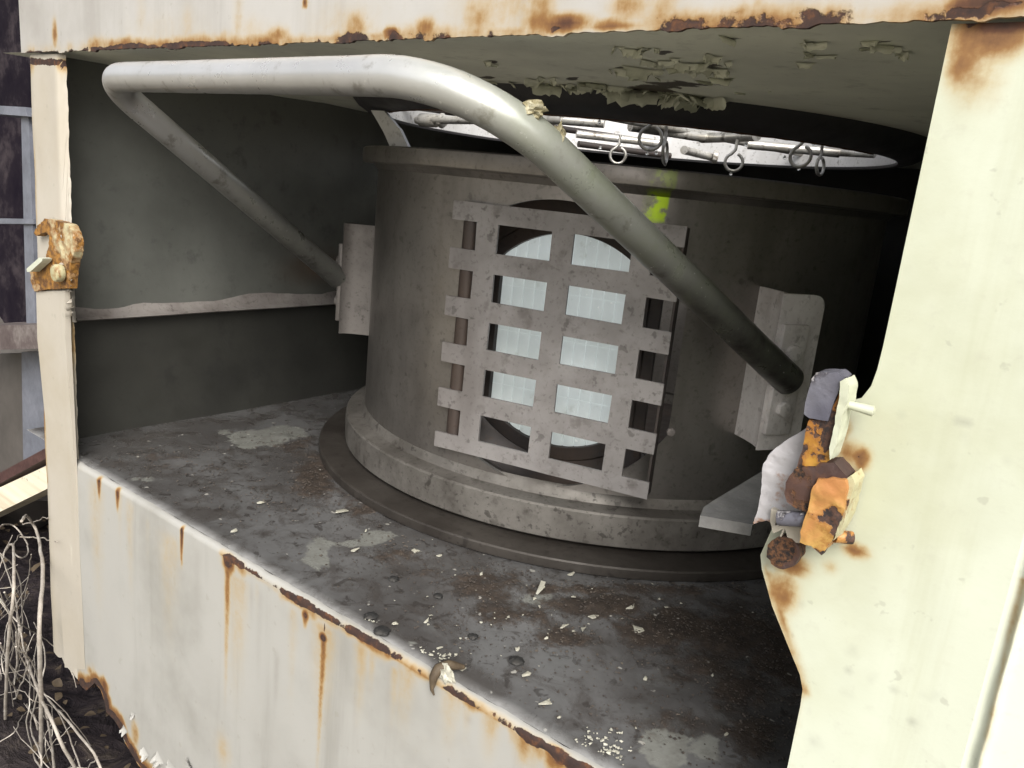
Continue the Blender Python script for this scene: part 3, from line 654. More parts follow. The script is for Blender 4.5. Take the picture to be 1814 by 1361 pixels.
# floor with soil and some painted shade, pale patches --------------------------------------
def fl_spot(lst, px, py, rx, ry, k, rot=0.0):
    c = atZ(px, py, ZF); ex = atZ(px + rx, py, ZF) - c; ey = atZ(px, py + ry, ZF) - c
    det = ex.x * ey.y - ex.y * ey.x; lst.append((c.x, c.y, ex, ey, det, k))
def fl_val(lst, x, y):
    v = 0.0
    for (cx, cy, ex, ey, det, k) in lst:
        dx, dy = x - cx, y - cy; a = (dx * ey.y - dy * ey.x) / det; b = (ex.x * dy - ex.y * dx) / det; d = a * a + b * b
        if d < 6: v = max(v, k * exp(-d))
    return v
soil = []; pale = []  # soil on the right is part dirt, part painted shade
for a in ((560, 850, 50, 60, .75), (520, 790, 60, 26, .5), (700, 985, 90, 24, .55), (860, 1035, 90, 40, .7), (900, 1090, 120, 34, .62), (1060, 1075, 120, 30, .85), (1180, 1110, 110, 46, .85), (1300, 1120, 110, 60, .8), (1320, 1220, 90, 70, .7), (1000, 1130, 90, 30, .6), (1190, 1190, 60, 34, .5), (640, 900, 70, 30, .55), (1100, 1045, 300, 16, .65), (1330, 1310, 70, 60, .7), (1250, 1180, 150, 60, .55), (1380, 1150, 80, 120, .7), (880, 1130, 160, 40, .3), (620, 870, 60, 40, .5), (480, 880, 120, 40, .28), (300, 815, 120, 20, .45), (1000, 1200, 140, 40, .25), (1180, 1270, 120, 50, .42), (760, 1020, 60, 24, .4), (350, 830, 130, 18, .35), (800, 1110, 80, 26, .35)): fl_spot(soil, *a)
for a in ((460, 775, 62, 20, 1.0), (500, 765, 46, 16, .9), (400, 765, 30, 10, .6), (660, 955, 40, 20, .85), (565, 985, 40, 34, .75), (620, 965, 22, 10, .6), (1180, 1330, 60, 40, .8), (1250, 1330, 40, 34, .7), (955, 1058, 46, 18, .7), (1130, 1260, 44, 26, .5), (720, 1140, 24, 8, .6), (1010, 1190, 60, 30, .45), (260, 850, 80, 8, .5), (1200, 1140, 60, 16, .4)): fl_spot(pale, *a)
V = []; Fc = []; WW = []; x0, x1, y0, y1 = -0.99, -0.02, YF + RB, 1.33
nx = int((x1 - x0) / .0055); ny = int((y1 - y0) / .0055)
for j in range(ny + 1):
    for i in range(nx + 1):
        x = x0 + (x1 - x0) * i / nx; y = y0 + (y1 - y0) * j / ny
        s, p = fl_val(soil, x, y), fl_val(pale, x, y)
        e = 1 - exp(-((y - y0) / .03) ** 2)
        n1 = fbm(x * 40, y * 40, 1.); z = ZF + e * (0.0008 * fbm(x * 7, y * 7) + max(0, s - .25 + .3 * n1) * 0.006 * (0.6 + n1 * .6))
        V.append((x, y, z)); WW.append((s, p, exp(-((y - y0) / .006) ** 2)))
for j in range(ny):
    for i in range(nx): k = j * (nx + 1) + i; Fc.append((k, k + 1, k + nx + 2, k + nx + 1))
mesh('floor_plate', V, Fc, M['floor'], cab, None, True, 60, WW)

# inner walls ---------------------------------------------------------
def wallgrid(name, o, a, b, na_, nb_, mat, amp=0.002, wear=None):
    V = []; Fc = []; o, a, b = Vector(o), Vector(a), Vector(b); nrm = a.cross(b).normalized(); WW = []
    for j in range(nb_ + 1):
        for i in range(na_ + 1):
            p = o + a * (i / na_) + b * (j / nb_); V.append(p + nrm * amp * fbm(p.x * 5 + p.y * 5, p.z * 7, 2.)); WW.append(wear(p) if wear else (0, 0, 0))
    for j in range(nb_):
        for i in range(na_): k = j * (na_ + 1) + i; Fc.append((k, k + 1, k + na_ + 2, k + na_ + 1))
    return mesh(name, V, Fc, mat, cab, None, True, 180, WW)
XW = -0.9225
ZL = -0.1885
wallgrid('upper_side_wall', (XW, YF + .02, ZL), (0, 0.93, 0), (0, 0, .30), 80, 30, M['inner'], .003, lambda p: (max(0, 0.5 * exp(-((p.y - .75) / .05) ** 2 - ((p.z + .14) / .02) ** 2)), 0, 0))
# turned-out lip at the foot of the upper wall
V = []; Fc = []; WW = []; ny = 120
lip = [(XW, ZL + .016), (XW + .002, ZL + .007), (XW + .007, ZL + .001), (XW + .014, ZL), (XW + .016, ZL - .002), (XW + .012, ZL - .004), (XW - .035, ZL - .006)]
for i in range(ny + 1):
    y = YF + .03 + 0.92 * i / ny
    for (x, z) in lip: V.append((x + .0005 * fbm(y * 9, 1.), y, z + .0006 * fbm(y * 5, 2.))); WW.append((0, 0, .3 if y < .42 else 0))
for i in range(ny):
    for j in range(len(lip) - 1): k = i * len(lip) + j; Fc.append((k, k + len(lip), k + len(lip) + 1, k + 1))
mesh('wall_lip', V, Fc, M['bracket'], cab, None, True, 50, WW)
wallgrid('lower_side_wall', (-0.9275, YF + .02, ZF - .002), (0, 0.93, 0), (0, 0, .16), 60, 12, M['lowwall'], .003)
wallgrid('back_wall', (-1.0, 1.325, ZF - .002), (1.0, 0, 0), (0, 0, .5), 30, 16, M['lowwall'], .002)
wallgrid('unseen_right_wall', (-0.022, 1.33, ZF - .002), (0, -0.94, 0), (0, 0, .5), 30, 16, M['white'], .002)  # unseen from the camera; made white to bounce light onto drum and bracket

# ceiling with the round opening --------------------------------------
RC = 0.336
WC = []
cs = []
def cspot(px, py, rx, ry, k): fl = atZ(px, py, ZC); ex = atZ(px + rx, py, ZC) - fl; ey = atZ(px, py + ry, ZC) - fl; cs.append((fl.x, fl.y, ex, ey, ex.x * ey.y - ex.y * ey.x, k))
for a in ((1180, 95, 30, 6, .8), (1250, 120, 40, 9, .8), (1150, 160, 60, 10, .9), (1060, 160, 50, 8, .8), (940, 158, 50, 7, .8), (1220, 180, 40, 8, .9), (1545, 72, 12, 6, .9), (1570, 85, 16, 5, .9), (1430, 75, 14, 5, .8), (1300, 70, 14, 5, .7), (1100, 90, 14, 5, .8), (870, 110, 16, 5, .7), (1505, 68, 5, 5, .8), (1280, 130, 24, 6, .7), (1595, 95, 6, 5, .6), (300, 92, 60, 3, .5), (850, 140, 40, 8, .6), (1000, 110, 60, 7, .45), (1380, 110, 90, 12, .38), (1480, 160, 70, 14, .34), (1330, 60, 60, 6, .4), (700, 95, 80, 6, .4), (1200, 150, 110, 10, .6), (1620, 120, 30, 10, .4), (1110, 120, 30, 5, .75), (1010, 140, 20, 4, .8)): cspot(*a)
V = []; Fc = []; WW = []; na_, nr = 240, 22
rx0, rx1, ry0, ry1 = -1.0, -0.012, YF + .003, 1.335
for i in range(na_):
    a = 2 * pi * i / na_; dx, dy = sin(a), -cos(a)
    tx = ((rx1 - CX) / dx if dx > 0 else (rx0 - CX) / dx) if abs(dx) > 1e-9 else 1e9
    ty = ((ry1 - CY) / dy if dy > 0 else (ry0 - CY) / dy) if abs(dy) > 1e-9 else 1e9
    tm = min(tx, ty)
    for j in range(nr + 1):
        r = RC + (tm - RC) * j / nr; x, y = CX + dx * r, CY + dy * r
        f = (j / nr) * (1 - j / nr) * 4
        V.append((x, y, ZC + f * .0015 * fbm(x * 9, y * 9))); WW.append((0.5 * exp(-((r - RC) / .012) ** 2) * (1 if fbm(a * 3, 2.) > -.1 else .2), 0, fl_val(cs, x, y)))
for i in range(na_):
    for j in range(nr): k = i * (nr + 1) + j; l = ((i + 1) % na_) * (nr + 1) + j; Fc.append((k, l, l + 1, k + 1))
ceil = mesh('ceiling_plate', V, Fc, M['ceil'], cab, None, True, 60, WW)
# roof above the ceiling, pierced by the same opening
V = []; Fc = []
for i in range(na_):
    a = 2 * pi * i / na_; dx, dy = sin(a), -cos(a)
    tx = ((.05 - CX) / dx if dx > 0 else (-1.0 - CX) / dx) if abs(dx) > 1e-9 else 1e9
    ty = ((1.36 - CY) / dy if dy > 0 else (YF + .02 - CY) / dy) if abs(dy) > 1e-9 else 1e9
    tm = min(tx, ty); V += [(CX + dx * .301, CY + dy * .301, .2), (CX + dx * tm, CY + dy * tm, .2)]
for i in range(na_): k = 2 * i; l = 2 * ((i + 1) % na_); Fc.append((k, k + 1, l + 1, l))
mesh('roof_plate', V, Fc, M['white'], cab, None, False)
mesh('outer_side_panel', [(XL - .006, YF + .1, -.7), (XL - .006, 1.36, -.7), (XL - .006, 1.36, .2), (XL - .006, YF + .1, .2), (-.99, YF + .1, -.7), (-.99, 1.36, -.7), (-.99, 1.36, .2), (-.99, YF + .1, .2)],
     [(4, 7, 6, 5), (0, 4, 5, 1), (0, 3, 7, 4), (3, 2, 6, 7)], M['cream'], cab, shade=False)
# collar hanging in the opening: dark rolled rim outside, bright sheet inside
RI = 0.2985; zc = 0.0645
lathe('roof_collar', [(RI, zc + .003), (RI, .205), (RI + .002, .205), (RI + .002, zc + .003)], M['collar'], cab)
lathe('collar_rim', [(RI - .0006, zc + .0035), (RI, zc + .0006), (RI + .0025, zc), (RI + .008, zc + .0006), (RI + .018, zc + .0035), (RI + .029, zc + .010), (RC - .001, ZC - .001), (RC + .002, ZC + .002), (RI + .0022, ZC + .002), (RI + .0022, zc + .0045)], M['collarband'], cab)
# rust line along the inner lip of the rim
V = []; Fc = []; k0 = 0
tube('rim_rust', [(CX + (RI + .0015) * sin(a), CY - (RI + .0015) * cos(a), zc + .0004) for a in [radians(-30 + 110 * i / 90) for i in range(91)]], lambda t: .0014 + .0008 * abs(fbm(t * 60, 1.)), M['rust'], cab, n=6)
# short strap bridging rim and drum on the left
p0 = atZ(668, 203, .060); p1 = atY(718, 270, p0.y)
prism('strap', [p0 + Vector((-.010, 0, .004)), p0 + Vector((.010, 0, .004)), p0.lerp(p1, .5) + Vector((.013, 0, .004)), p1 + Vector((.008, 0, 0)), p1 + Vector((-.020, 0, 0)), p0.lerp(p1, .5) + Vector((-.012, 0, .001))], (0, .004, 0), M['collar'], cab, .001)

# peeling paint: curled flakes hanging from the ceiling
def curl(name, base, direction, wdt, ln, bend, seed, mat, parent, nrm=Vector((0, 0, -1)), ragged=.35):
    """flake hinged along one edge on a surface, its free end curling away along nrm"""
    d = Vector(direction).normalized(); s = nrm.cross(d).normalized(); nu, nv = 9, 6; V = []; Fc = []; rr = random.Random(seed)
    lens = [ln * (1 - ragged * rr.random()) for _ in range(nu + 1)]; lens[0] *= .55; lens[-1] *= .6
    wj = [wdt * (i / nu - .5) * (1 + .2 * rr.uniform(-1, 1)) for i in range(nu + 1)]
    for i in range(nu + 1):
        for j in range(nv + 1):
            t = j / nv; L = lens[i]; th = bend * t; R_ = L / max(bend, .05)
            a, h = R_ * sin(th), R_ * (1 - cos(th))
            w_ = wj[i] * (1 - .35 * t * (1 if i in (0, nu) else .4)) + .0006 * rr.uniform(-1, 1)
            V.append(Vector(base) + d * a + nrm * (h + .0003) + s * w_ + nrm * .0006 * rr.random() * t)
    for i in range(nu):
        for j in range(nv): k = i * (nv + 1) + j; Fc.append((k, k + 1, k + nv + 2, k + nv + 1))
    n0 = len(V); V += [v + nrm * -.0004 for v in V]; Fc += [tuple(n0 + q for q in reversed(f)) for f in list(Fc)]
    return mesh(name, V, Fc, mat, parent, None, True, 60, [(0, 0, 0)] * len(V))
clusters = [(1165, 92, 40, 6, 5, .010), (1245, 118, 46, 12, 10, .011), (1070, 158, 60, 10, 9, .018), (1150, 172, 70, 10, 15, .026), (1215, 182, 40, 8, 8, .022), (930, 158, 50, 6, 5, .011), (1435, 76, 16, 4, 3, .012), (1560, 80, 26, 8, 4, .013), (1290, 70, 20, 5, 2, .009), (1100, 88, 20, 5, 3, .008), (1275, 140, 30, 8, 4, .010), (870, 112, 14, 4, 2, .007), (1600, 95, 20, 14, 4, .006), (1340, 165, 30, 5, 2, .006), (800, 140, 50, 8, 3, .008), (1210, 105, 60, 10, 8, .012), (1120, 130, 60, 10, 6, .012), (1000, 145, 50, 8, 5, .012), (1450, 100, 40, 12, 4, .008), (1040, 170, 40, 6, 5, .018)]
q = 0
for (px, py, sx, sy, n, size) in clusters:
    for i in range(n):
        c = atZ(px + rng.uniform(-1, 1) * sx, py + rng.uniform(-1, 1) * sy, ZC - .0004); q += 1
        if hypot(c.x - CX, c.y - CY) < RC + .004: c = Vector((CX, CY, 0)) + (Vector((c.x - CX, c.y - CY, 0))).normalized() * (RC + .009) + Vector((0, 0, ZC - .0004))
        a = rng.uniform(0, 2 * pi); sz = size * rng.uniform(.4, 1.0)
        curl('paint_flake', c, (cos(a), sin(a), 0), sz * rng.uniform(1.2, 2.2), sz * rng.uniform(.5, .9), rng.uniform(.5, 1.9), q, M['flake'], ceil)
# paint shreds along the inner edge of the left post
for i in range(11):
    px, py = 124 + .05 * i * 11 + rng.uniform(-2, 3), 425 + i * 13; c = atY(px, py, YF + .004)
    curl('paint_shred', c, (1, -.1, rng.uniform(-.5, .3)), .016 * rng.uniform(.7, 1.5), .030 * rng.uniform(.6, 1.2), rng.uniform(.4, 1.6), 90 + i, M['cream'], cab, Vector((0, -1, 0)))
for (px, py, s_) in ((260, 1330, .014), (285, 1340, .016), (305, 1352, .016), (236, 1262, .009), (335, 1358, .014), (222, 1290, .010)):
    c = atY(px, py, YF - .0005); curl('paint_flake', c, (rng.uniform(-.5, .6), 0, rng.uniform(-1, 1)), s_, s_, rng.uniform(.4, 1.1), px, M['panel'], cab, Vector((0, -1, 0)), .6)

# left hook latch ------------------------------------------------------
def lp(x, y): return (30 + x / 5.919, 370 + y / 5.917)
hook = pprism('hook_catch', [lp(*p) for p in ((172, 250), (215, 180), (290, 103), (400, 122), (540, 165), (580, 240), (606, 320), (606, 440), (570, 560), (552, 700), (540, 835), (310, 845), (182, 868), (150, 780), (136, 662), (215, 590), (292, 528), (330, 400), (338, 275), (300, 248), (250, 262), (200, 285))], YF - .009, YF - .0005, M['hookrust'], cab, .0016, None, 2, .0009)
c = atY(*lp(430, 672), YF - .0150); disk('bolt_head', c, (0, 1, 0), .0088, .009, M['boltcream'], hook, 22, .0022)
pprism('catch_tab', [lp(*p) for p in ((100, 630), (235, 510), (270, 522), (262, 548), (140, 660), (105, 662))], YF - .020, YF - .011, M['white'], hook, .0006)
o = pprism('post_bar', [(64, 516), (114, 515), (116, 600), (121, 700), (127, 830), (131, 960), (137, 1080), (142, 1190), (106, 1186), (99, 1080), (92, 960), (82, 830), (72, 680), (66, 600)], YF - .006, YF - .0003, M['cream'], cab, .0025, None, 3)
for v in o.data.vertices:
    zz = v.co.z + ZG
    if v.co.y + .84 < YF - .0004: v.co.y = max(v.co.y, YF - .84 - .0004 - .0056 * max(0, min(1, (zz + .42) / .2)))

# right latch ----------------------------------------------------------
def rl(x, y): return (1220 + x / 3.4026, 640 + y / 3.4026)
lat = pprism('latch_plate', [rl(*p) for p in ((385, 985), (398, 940), (415, 900), (425, 850), (436, 800), (440, 690), (452, 620), (480, 570), (530, 520), (600, 470), (680, 420), (720, 392), (760, 500), (720, 660), (740, 900), (690, 1010), (560, 1010), (470, 960))], YF - 0.0060, YF - 0.0030, M['lilac'], cab, .0015, None, 2, .0005)
pprism('lever', [rl(*p) for p in ((722, 355), (832, 350), (905, 190), (925, 190), (880, 480), (858, 590), (790, 640), (735, 665), (668, 688), (636, 700), (660, 620), (690, 500))], YF - 0.0170, YF - 0.0065, M['orange'], lat, .0012, None, 2, .0005)
pprism('lever_cap', [rl(*p) for p in ((728, 150), (740, 105), (770, 68), (895, 68), (935, 100), (880, 240), (838, 360), (725, 345), (690, 320), (700, 250))], YF - 0.0185, YF - 0.0050, M['bluegrey'], lat, .002, None, 2, .0005)
pprism('lever_edge', [rl(*p) for p in ((915, 125), (945, 105), (968, 150), (955, 250), (925, 330), (890, 500), (868, 560), (850, 600), (848, 520), (870, 420), (900, 250))], YF - 0.0200, YF - 0.0060, M['white'], lat, .0012, None, 2, .0005)
a_, b_ = atY(*rl(935, 255), YF - 0.0150), atY(*rl(1125, 305), YF - 0.0120)
tube('lever_pin', subdiv([a_, a_.lerp(b_, .93), b_], .004), lambda t: .0017 + .0010 * t if t < .9 else .0026 * sqrt(max(.05, 1 - ((t - .9) / .1) ** 2)), M['white'], lat, n=16)
pprism('hinge_block', [rl(*p) for p in ((572, 800), (585, 730), (640, 650), (720, 640), (760, 640), (785, 615), (880, 612), (955, 700), (940, 730), (770, 720), (720, 915), (640, 890), (592, 850))], YF - 0.0190, YF - 0.0060, M['rust'], lat, .0035, None, 3, .0006)
pprism('hinge_barrel', [rl(*p) for p in ((772, 712), (860, 706), (942, 720), (954, 770), (940, 902), (908, 965), (865, 1085), (800, 1168), (738, 1112), (668, 1092), (690, 965), (716, 900), (735, 800))], YF - .0215, YF - .002, M['pinkrust'], lat, .0042, None, 4, .0008)
pprism('hinge_strap', [rl(*p) for p in ((946, 722), (978, 690), (1000, 740), (965, 860), (935, 965), (895, 1065), (868, 1085), (908, 965), (940, 902), (956, 770))], YF - .0190, YF - .002, M['boltcream'], lat, .0012, None, 3, .0006)
a_, b_ = atY(*rl(545, 945), YF - 0.0150), atY(*rl(715, 955), YF - 0.0160)
tube('hinge_pin', [a_, a_.lerp(b_, .5), b_], .0037, M['bluegrey'], lat, n=18)
c = atY(*rl(570, 1145), YF - 0.0060); pprism('round_plug', [rl(570 + 100 * cos(k * pi / 12) * (1 + .06 * sin(k * 2.3)), 1155 + 95 * sin(k * pi / 12)) for k in range(24)], YF - .010, YF - .002, M['rust'], lat, .0022, None, 3, .0008)
pprism('drip_plate', [rl(*p) for p in ((500, 890), (530, 905), (520, 990), (690, 1000), (668, 1100), (600, 1080), (580, 1010), (545, 1080), (570, 1010), (510, 1035), (490, 960))], YF - 0.0100, YF - 0.0065, M['cream'], lat, .001, None, 2, .0005)
a_, b_ = atY(*rl(880, 1055), YF - 0.0110), atY(*rl(985, 1065), YF - 0.0060)
tube('bolt_stub', [a_, a_.lerp(b_, .5), b_], .0030, M['pinkrust'], lat, n=12)
a_ = [atZ(*rl(*p), -.172) for p in ((70, 930), (90, 880), (150, 840), (440, 665), (470, 800), (385, 985))]
prism('shelf_bracket', a_, (0, 0, -.007), M['greyplate'], cab, .0012)

# ------------------------------------------------------------------ the drum
drum = empty('lamp_drum', (CX, CY, ZF), 'dull grey steel drum with a barred round window standing inside the white cabinet', 'drum')
R0 = 0.300
GA = radians(13.0); gn = Vector((sin(GA), -cos(GA), 0)); gt = Vector((cos(GA), sin(GA), 0)); C0 = Vector((CX, CY, 0))
def gp(u, z, d): return C0 + gt * u + gn * d + Vector((0, 0, z))
HU, HZ = 0.036, -0.142
shell = lathe('shell', [(R0, -.300), (R0, .009), (R0 - .005, .009), (R0 - .005, -.300)], None, drum, n=220)
HL = -.0625                       # straight left edge of the window
hole = [(min(.1525, max(HL, HU + .135 * cos(a))), HZ + .135 * sin(a)) for a in [2 * pi * k / 120 for k in range(120)]]
bm = bmesh.new(); base = Vector((CX, CY, ZF)); ca = [bm.verts.new(gp(u, z, .34) - base) for u, z in hole]; cb = [bm.verts.new(gp(u, z, .19) - base) for u, z in hole]
bm.faces.new(ca); bm.faces.new(list(reversed(cb)))
for k in range(120): bm.faces.new((ca[k], cb[k], cb[(k + 1) % 120], ca[(k + 1) % 120]))
bmesh.ops.remove_doubles(bm, verts=bm.verts, dist=1e-6); bmesh.ops.dissolve_degenerate(bm, edges=bm.edges, dist=1e-6); bmesh.ops.recalc_face_normals(bm, faces=bm.faces)
cme = bpy.data.meshes.new('cutter'); bm.to_mesh(cme); bm.free(); cut = bpy.data.objects.new('cutter', cme); COL.objects.link(cut); cut.location = (CX, CY, ZF)
bo = shell.modifiers.new('hole', 'BOOLEAN'); bo.object = cut; bo.operation = 'DIFFERENCE'; bo.solver = 'EXACT'
bpy.context.view_layer.update(); dg = bpy.context.evaluated_depsgraph_get()
nm = bpy.data.meshes.new_from_object(shell.evaluated_get(dg)); shell.modifiers.clear(); shell.data = nm; smooth(nm, 30)
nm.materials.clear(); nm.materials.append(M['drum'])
bpy.data.objects.remove(cut)
# shading coordinates of shell and flange are about the drum axis at z = 0 of the camera
for v in nm.vertices: v.co.z += ZF
shell.location = (0, 0, -ZF)
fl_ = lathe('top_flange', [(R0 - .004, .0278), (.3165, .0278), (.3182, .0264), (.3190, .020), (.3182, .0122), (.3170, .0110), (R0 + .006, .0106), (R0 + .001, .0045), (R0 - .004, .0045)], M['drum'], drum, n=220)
for v in fl_.data.vertices: v.co.z += ZF
fl_.location = (0, 0, -ZF)
lathe('base_ring', [(R0 - .003, -.272), (R0 + .001, -.276), (R0 + .004, -.284), (.314, -.2855), (.3205, -.2862), (.3222, -.288), (.3226, -.300), (.3222, -.3175), (.3205, -.3190), (.312, -.3192), (R0 - .003, -.3192)], M['ring'], drum, n=220)
lathe('base_disc', [(.10, -.3230), (.3490, -.3232), (.3520, -.3238), (.3532, -.3252), (.3534, -.3300), (.3528, -.3335), (.10, -.3336)], M['disc'], drum, n=220)
lathe('inner_hub', [(.10, -.334), (.10, -.3195), (R0 - .003, -.3195), (R0 - .003, -.3229), (.11, -.3229), (.11, -.334)], M['darkpart'], drum, n=80)

# lens: dark lining, brown conical ring, ribbed milk glass
LU, LZ, LW, LR = 0.031, -0.145, 0.073, .1065      # milk glass: a disc cut straight at both sides
def ringmesh(name, rings, mat, n=144):
    V = []; Fc = []
    for (r, d, clip, cu, cz) in rings:
        for k in range(n): a = 2 * pi * k / n; V.append(gp(cu + max(-clip, min(clip, r * cos(a))), cz + r * sin(a), d))
    for i in range(len(rings) - 1):
        for k in range(n): l = (k + 1) % n; Fc.append((i * n + k, i * n + l, (i + 1) * n + l, (i + 1) * n + k))
    return mesh(name, V, Fc, mat, drum, None, True, 30)
ringmesh('lens_ring', [(.150, .262, .095, HU, HZ), (.140, .252, .092, HU, HZ), (.131, .248, .090, HU, HZ), (.121, .2445, .084, LU, LZ), (.1195, .2460, .0825, LU, LZ), (.1115, .2455, .077, LU, LZ), (.1072, .245, .0737, LU, LZ), (.1068, .2385, .0733, LU, LZ), (.112, .238, .078, LU, LZ)], M['darkpart'])
lens = empty('lens', (0, 0, 0), '', ''); del lens['label']; del lens['category']
lens.parent = drum; lens.location = (0, 0, 0)
nrib = 12
ribs = [-LW + i * (2 * LW / nrib) for i in range(nrib + 1)]
for a, b in zip(ribs, ribs[1:]):
    a2, b2 = a + .00045, b - .00045
    n = 5; us_ = [a2 + (b2 - a2) * i / n for i in range(n + 1)]
    V = []; Fc = []
    for i, u in enumerate(us_):
        h = sqrt(max(0, LR * LR - u * u)); bulge = .0010 * (1 - (2 * i / n - 1) ** 2)
        for (hh, dd) in ((h, .2405 + bulge), (-h, .2405 + bulge), (h, .2370), (-h, .2370)): V.append(gp(LU + u, LZ + hh, dd))
    for i in range(n):
        k = i * 4; Fc += [(k, k + 1, k + 5, k + 4), (k + 2, k + 6, k + 7, k + 3), (k, k + 4, k + 6, k + 2), (k + 1, k + 3, k + 7, k + 5)]
    Fc += [(0, 2, 3, 1), (n * 4, n * 4 + 1, n * 4 + 3, n * 4 + 2)]
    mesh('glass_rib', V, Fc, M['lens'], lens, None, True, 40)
for zz in (-.055, .002, .048):
    h = LW - .001
    prism('seam_wire', [gp(LU - h, LZ + zz - .00025, .2418), gp(LU + h, LZ + zz - .00025, .2418), gp(LU + h, LZ + zz + .00025, .2418), gp(LU - h, LZ + zz + .00025, .2418)], gn * -.0008, M['lens'], lens)

# window grille: one flat cut plate in front of the hole, standing free of the drum at its sides
us = [-.070, -.0435, -.0215, .0325, .0535, .1070, .1260, .1520]
zs = [-.0175]
for i in range(5): zs += [-.0350 - i * .0458, -.0615 - i * .0458]
zs.append(-.2605)
GD = .3045
solid = set()
for i in range(7):
    for j in range(len(zs) - 1):
        hole = (j % 2 == 1) and (i in (0, 2, 4, 6))
        if i == 6 and j == 1: hole = False if False else True
        if not hole: solid.add((i, j))
bm = bmesh.new(); vv = {}
def gv_(i, j, d):
    if (i, j, d) not in vv:
        vv[(i, j, d)] = bm.verts.new(gp(us[i] + .0005 * fbm(i * 3.1, j * 2.3, 1.), zs[j] + .0005 * fbm(i * 2.1, j * 3.7, 5.), GD - d + .0008 * fbm(i * .7, j * .5, 3.)))
    return vv[(i, j, d)]
T = .0028
for (i, j) in solid:
    bm.faces.new((gv_(i, j + 1, 0), gv_(i + 1, j + 1, 0), gv_(i + 1, j, 0), gv_(i, j, 0)))
    bm.faces.new((gv_(i, j, T), gv_(i + 1, j, T), gv_(i + 1, j + 1, T), gv_(i, j + 1, T)))
    for (di, dj, p, q) in ((-1, 0, (i, j), (i, j + 1)), (1, 0, (i + 1, j + 1), (i + 1, j)), (0, -1, (i + 1, j), (i, j)), (0, 1, (i, j + 1), (i + 1, j + 1))):
        if (i + di, j + dj) not in solid: bm.faces.new((gv_(*p, 0), gv_(*q, 0), gv_(*q, T), gv_(*p, T)))
from_bm('window_grille', bm, M['grille'], drum, None, 30, .0004, 1)
tube('grille_rod', [gp(-.0535, -.259, .2955), gp(-.0535, -.14, .2955), gp(-.0535, -.019, .2955)], .0078, M['darkpart'], drum, n=18)
prism('grille_shade_strip', [gp(.1490, -.259, .3012), gp(.1490, -.019, .3012), gp(.1490, -.019, .288), gp(.1490, -.259, .288)], gt * .002, M['darkpart'], drum, .0005)  # added dark strip stands in for the shaded gap beside the grille
def cylpt(px, py, r):
    d = ray(px, py); ax, ay = -CX, -CY; A = d.x ** 2 + d.y ** 2; B = 2 * (d.x * ax + d.y * ay); Cc = ax * ax + ay * ay - r * r
    return d * ((-B - sqrt(B * B - 4 * A * Cc)) / (2 * A))
c = cylpt(1188, 766, R0 + .001); disk('screw', c, (c.x - CX, c.y - CY, 0), .0042, .004, M['bracket'], drum, 14, .0012)

# hinge brackets, one each side, and the carrying handle
azR = radians(60.7); azL = radians(-60)
def bracket(az, flip, mat):
    n_ = Vector((sin(az), -cos(az), 0)); t_ = Vector((cos(az), sin(az), 0)) * flip
    def bp_(s, z, d): return C0 + n_ * d + t_ * s + Vector((0, 0, z))
    prof = [(-.0215, .2985), (-.0225, .3150), (-.0245, .3290), (-.0280, .3395), (-.0330, .3440), (-.0305, .3453), (.0140, .3457)]
    bm = bmesh.new(); rows = []
    z0, z1 = -.2075, -.0655
    for (s, d) in prof:
        rows.append([bm.verts.new(bp_(s, z, dd)) for (z, dd) in ((z0, d), (z1, d))])
    bk = []
    for i, (s, d) in enumerate(prof):
        k_ = 1 if i < 4 else 0; bk.append([bm.verts.new(bp_(s + .004 * k_ + (.005 if i in (4, 5) else 0), z, d - .004 * (1 - k_))) for z in (z0, z1)])
    for i in range(len(prof) - 1):
        bm.faces.new((rows[i][0], rows[i + 1][0], rows[i + 1][1], rows[i][1])); bm.faces.new((bk[i][0], bk[i][1], bk[i + 1][1], bk[i + 1][0]))
        bm.faces.new((rows[i][1], rows[i + 1][1], bk[i + 1][1], bk[i][1])); bm.faces.new((rows[i][0], bk[i][0], bk[i + 1][0], rows[i + 1][0]))
    bm.faces.new((rows[0][0], rows[0][1], bk[0][1], bk[0][0])); e = bm.faces.new((rows[-1][0], bk[-1][0], bk[-1][1], rows[-1][1]))
    # round the two outer corners
    ce = [ed for ed in bm.edges if {ed.verts[0], ed.verts[1]} in ({rows[-1][1], bk[-1][1]}, {rows[-1][0], bk[-1][0]})]
    bmesh.ops.bevel(bm, geom=ce, offset=.011, segments=5, affect='EDGES', profile=.5)
    br = from_bm('bracket', bm, mat, drum, None, 40)
    bm = bmesh.new(); bmesh.ops.create_cube(bm, size=1); bmesh.ops.scale(bm, vec=(.028, .0055, .100), verts=bm.verts)
    bmesh.ops.rotate(bm, verts=bm.verts, matrix=Matrix.Rotation(az, 3, 'Z')); bmesh.ops.translate(bm, verts=bm.verts, vec=bp_(-.017, -.1415, .3480))
    from_bm('clamp_bar', bm, mat, br, None, 30, .0012)
    for z in (-.116, -.167):
        b_ = disk('bolt', bp_(-.018, z, .3530), n_, .0072, .006, mat, br, 6 if z < -.15 else 18, .0012)
    return bp_
bpR = bracket(azR, 1, M['lit_bracket']); bpL = bracket(azL, -1, M['shaded_bracket'])
sR, sL = bpR(-.016, -.1405, .350), bpL(-.016, -.1405, .350)
cR = atY(836, 134, .352); cL = atY(182, 137, .372)
hp = subdiv(path_fillet([sL, cL, cR, sR], [0, .042, .075, 0], 14), .006)
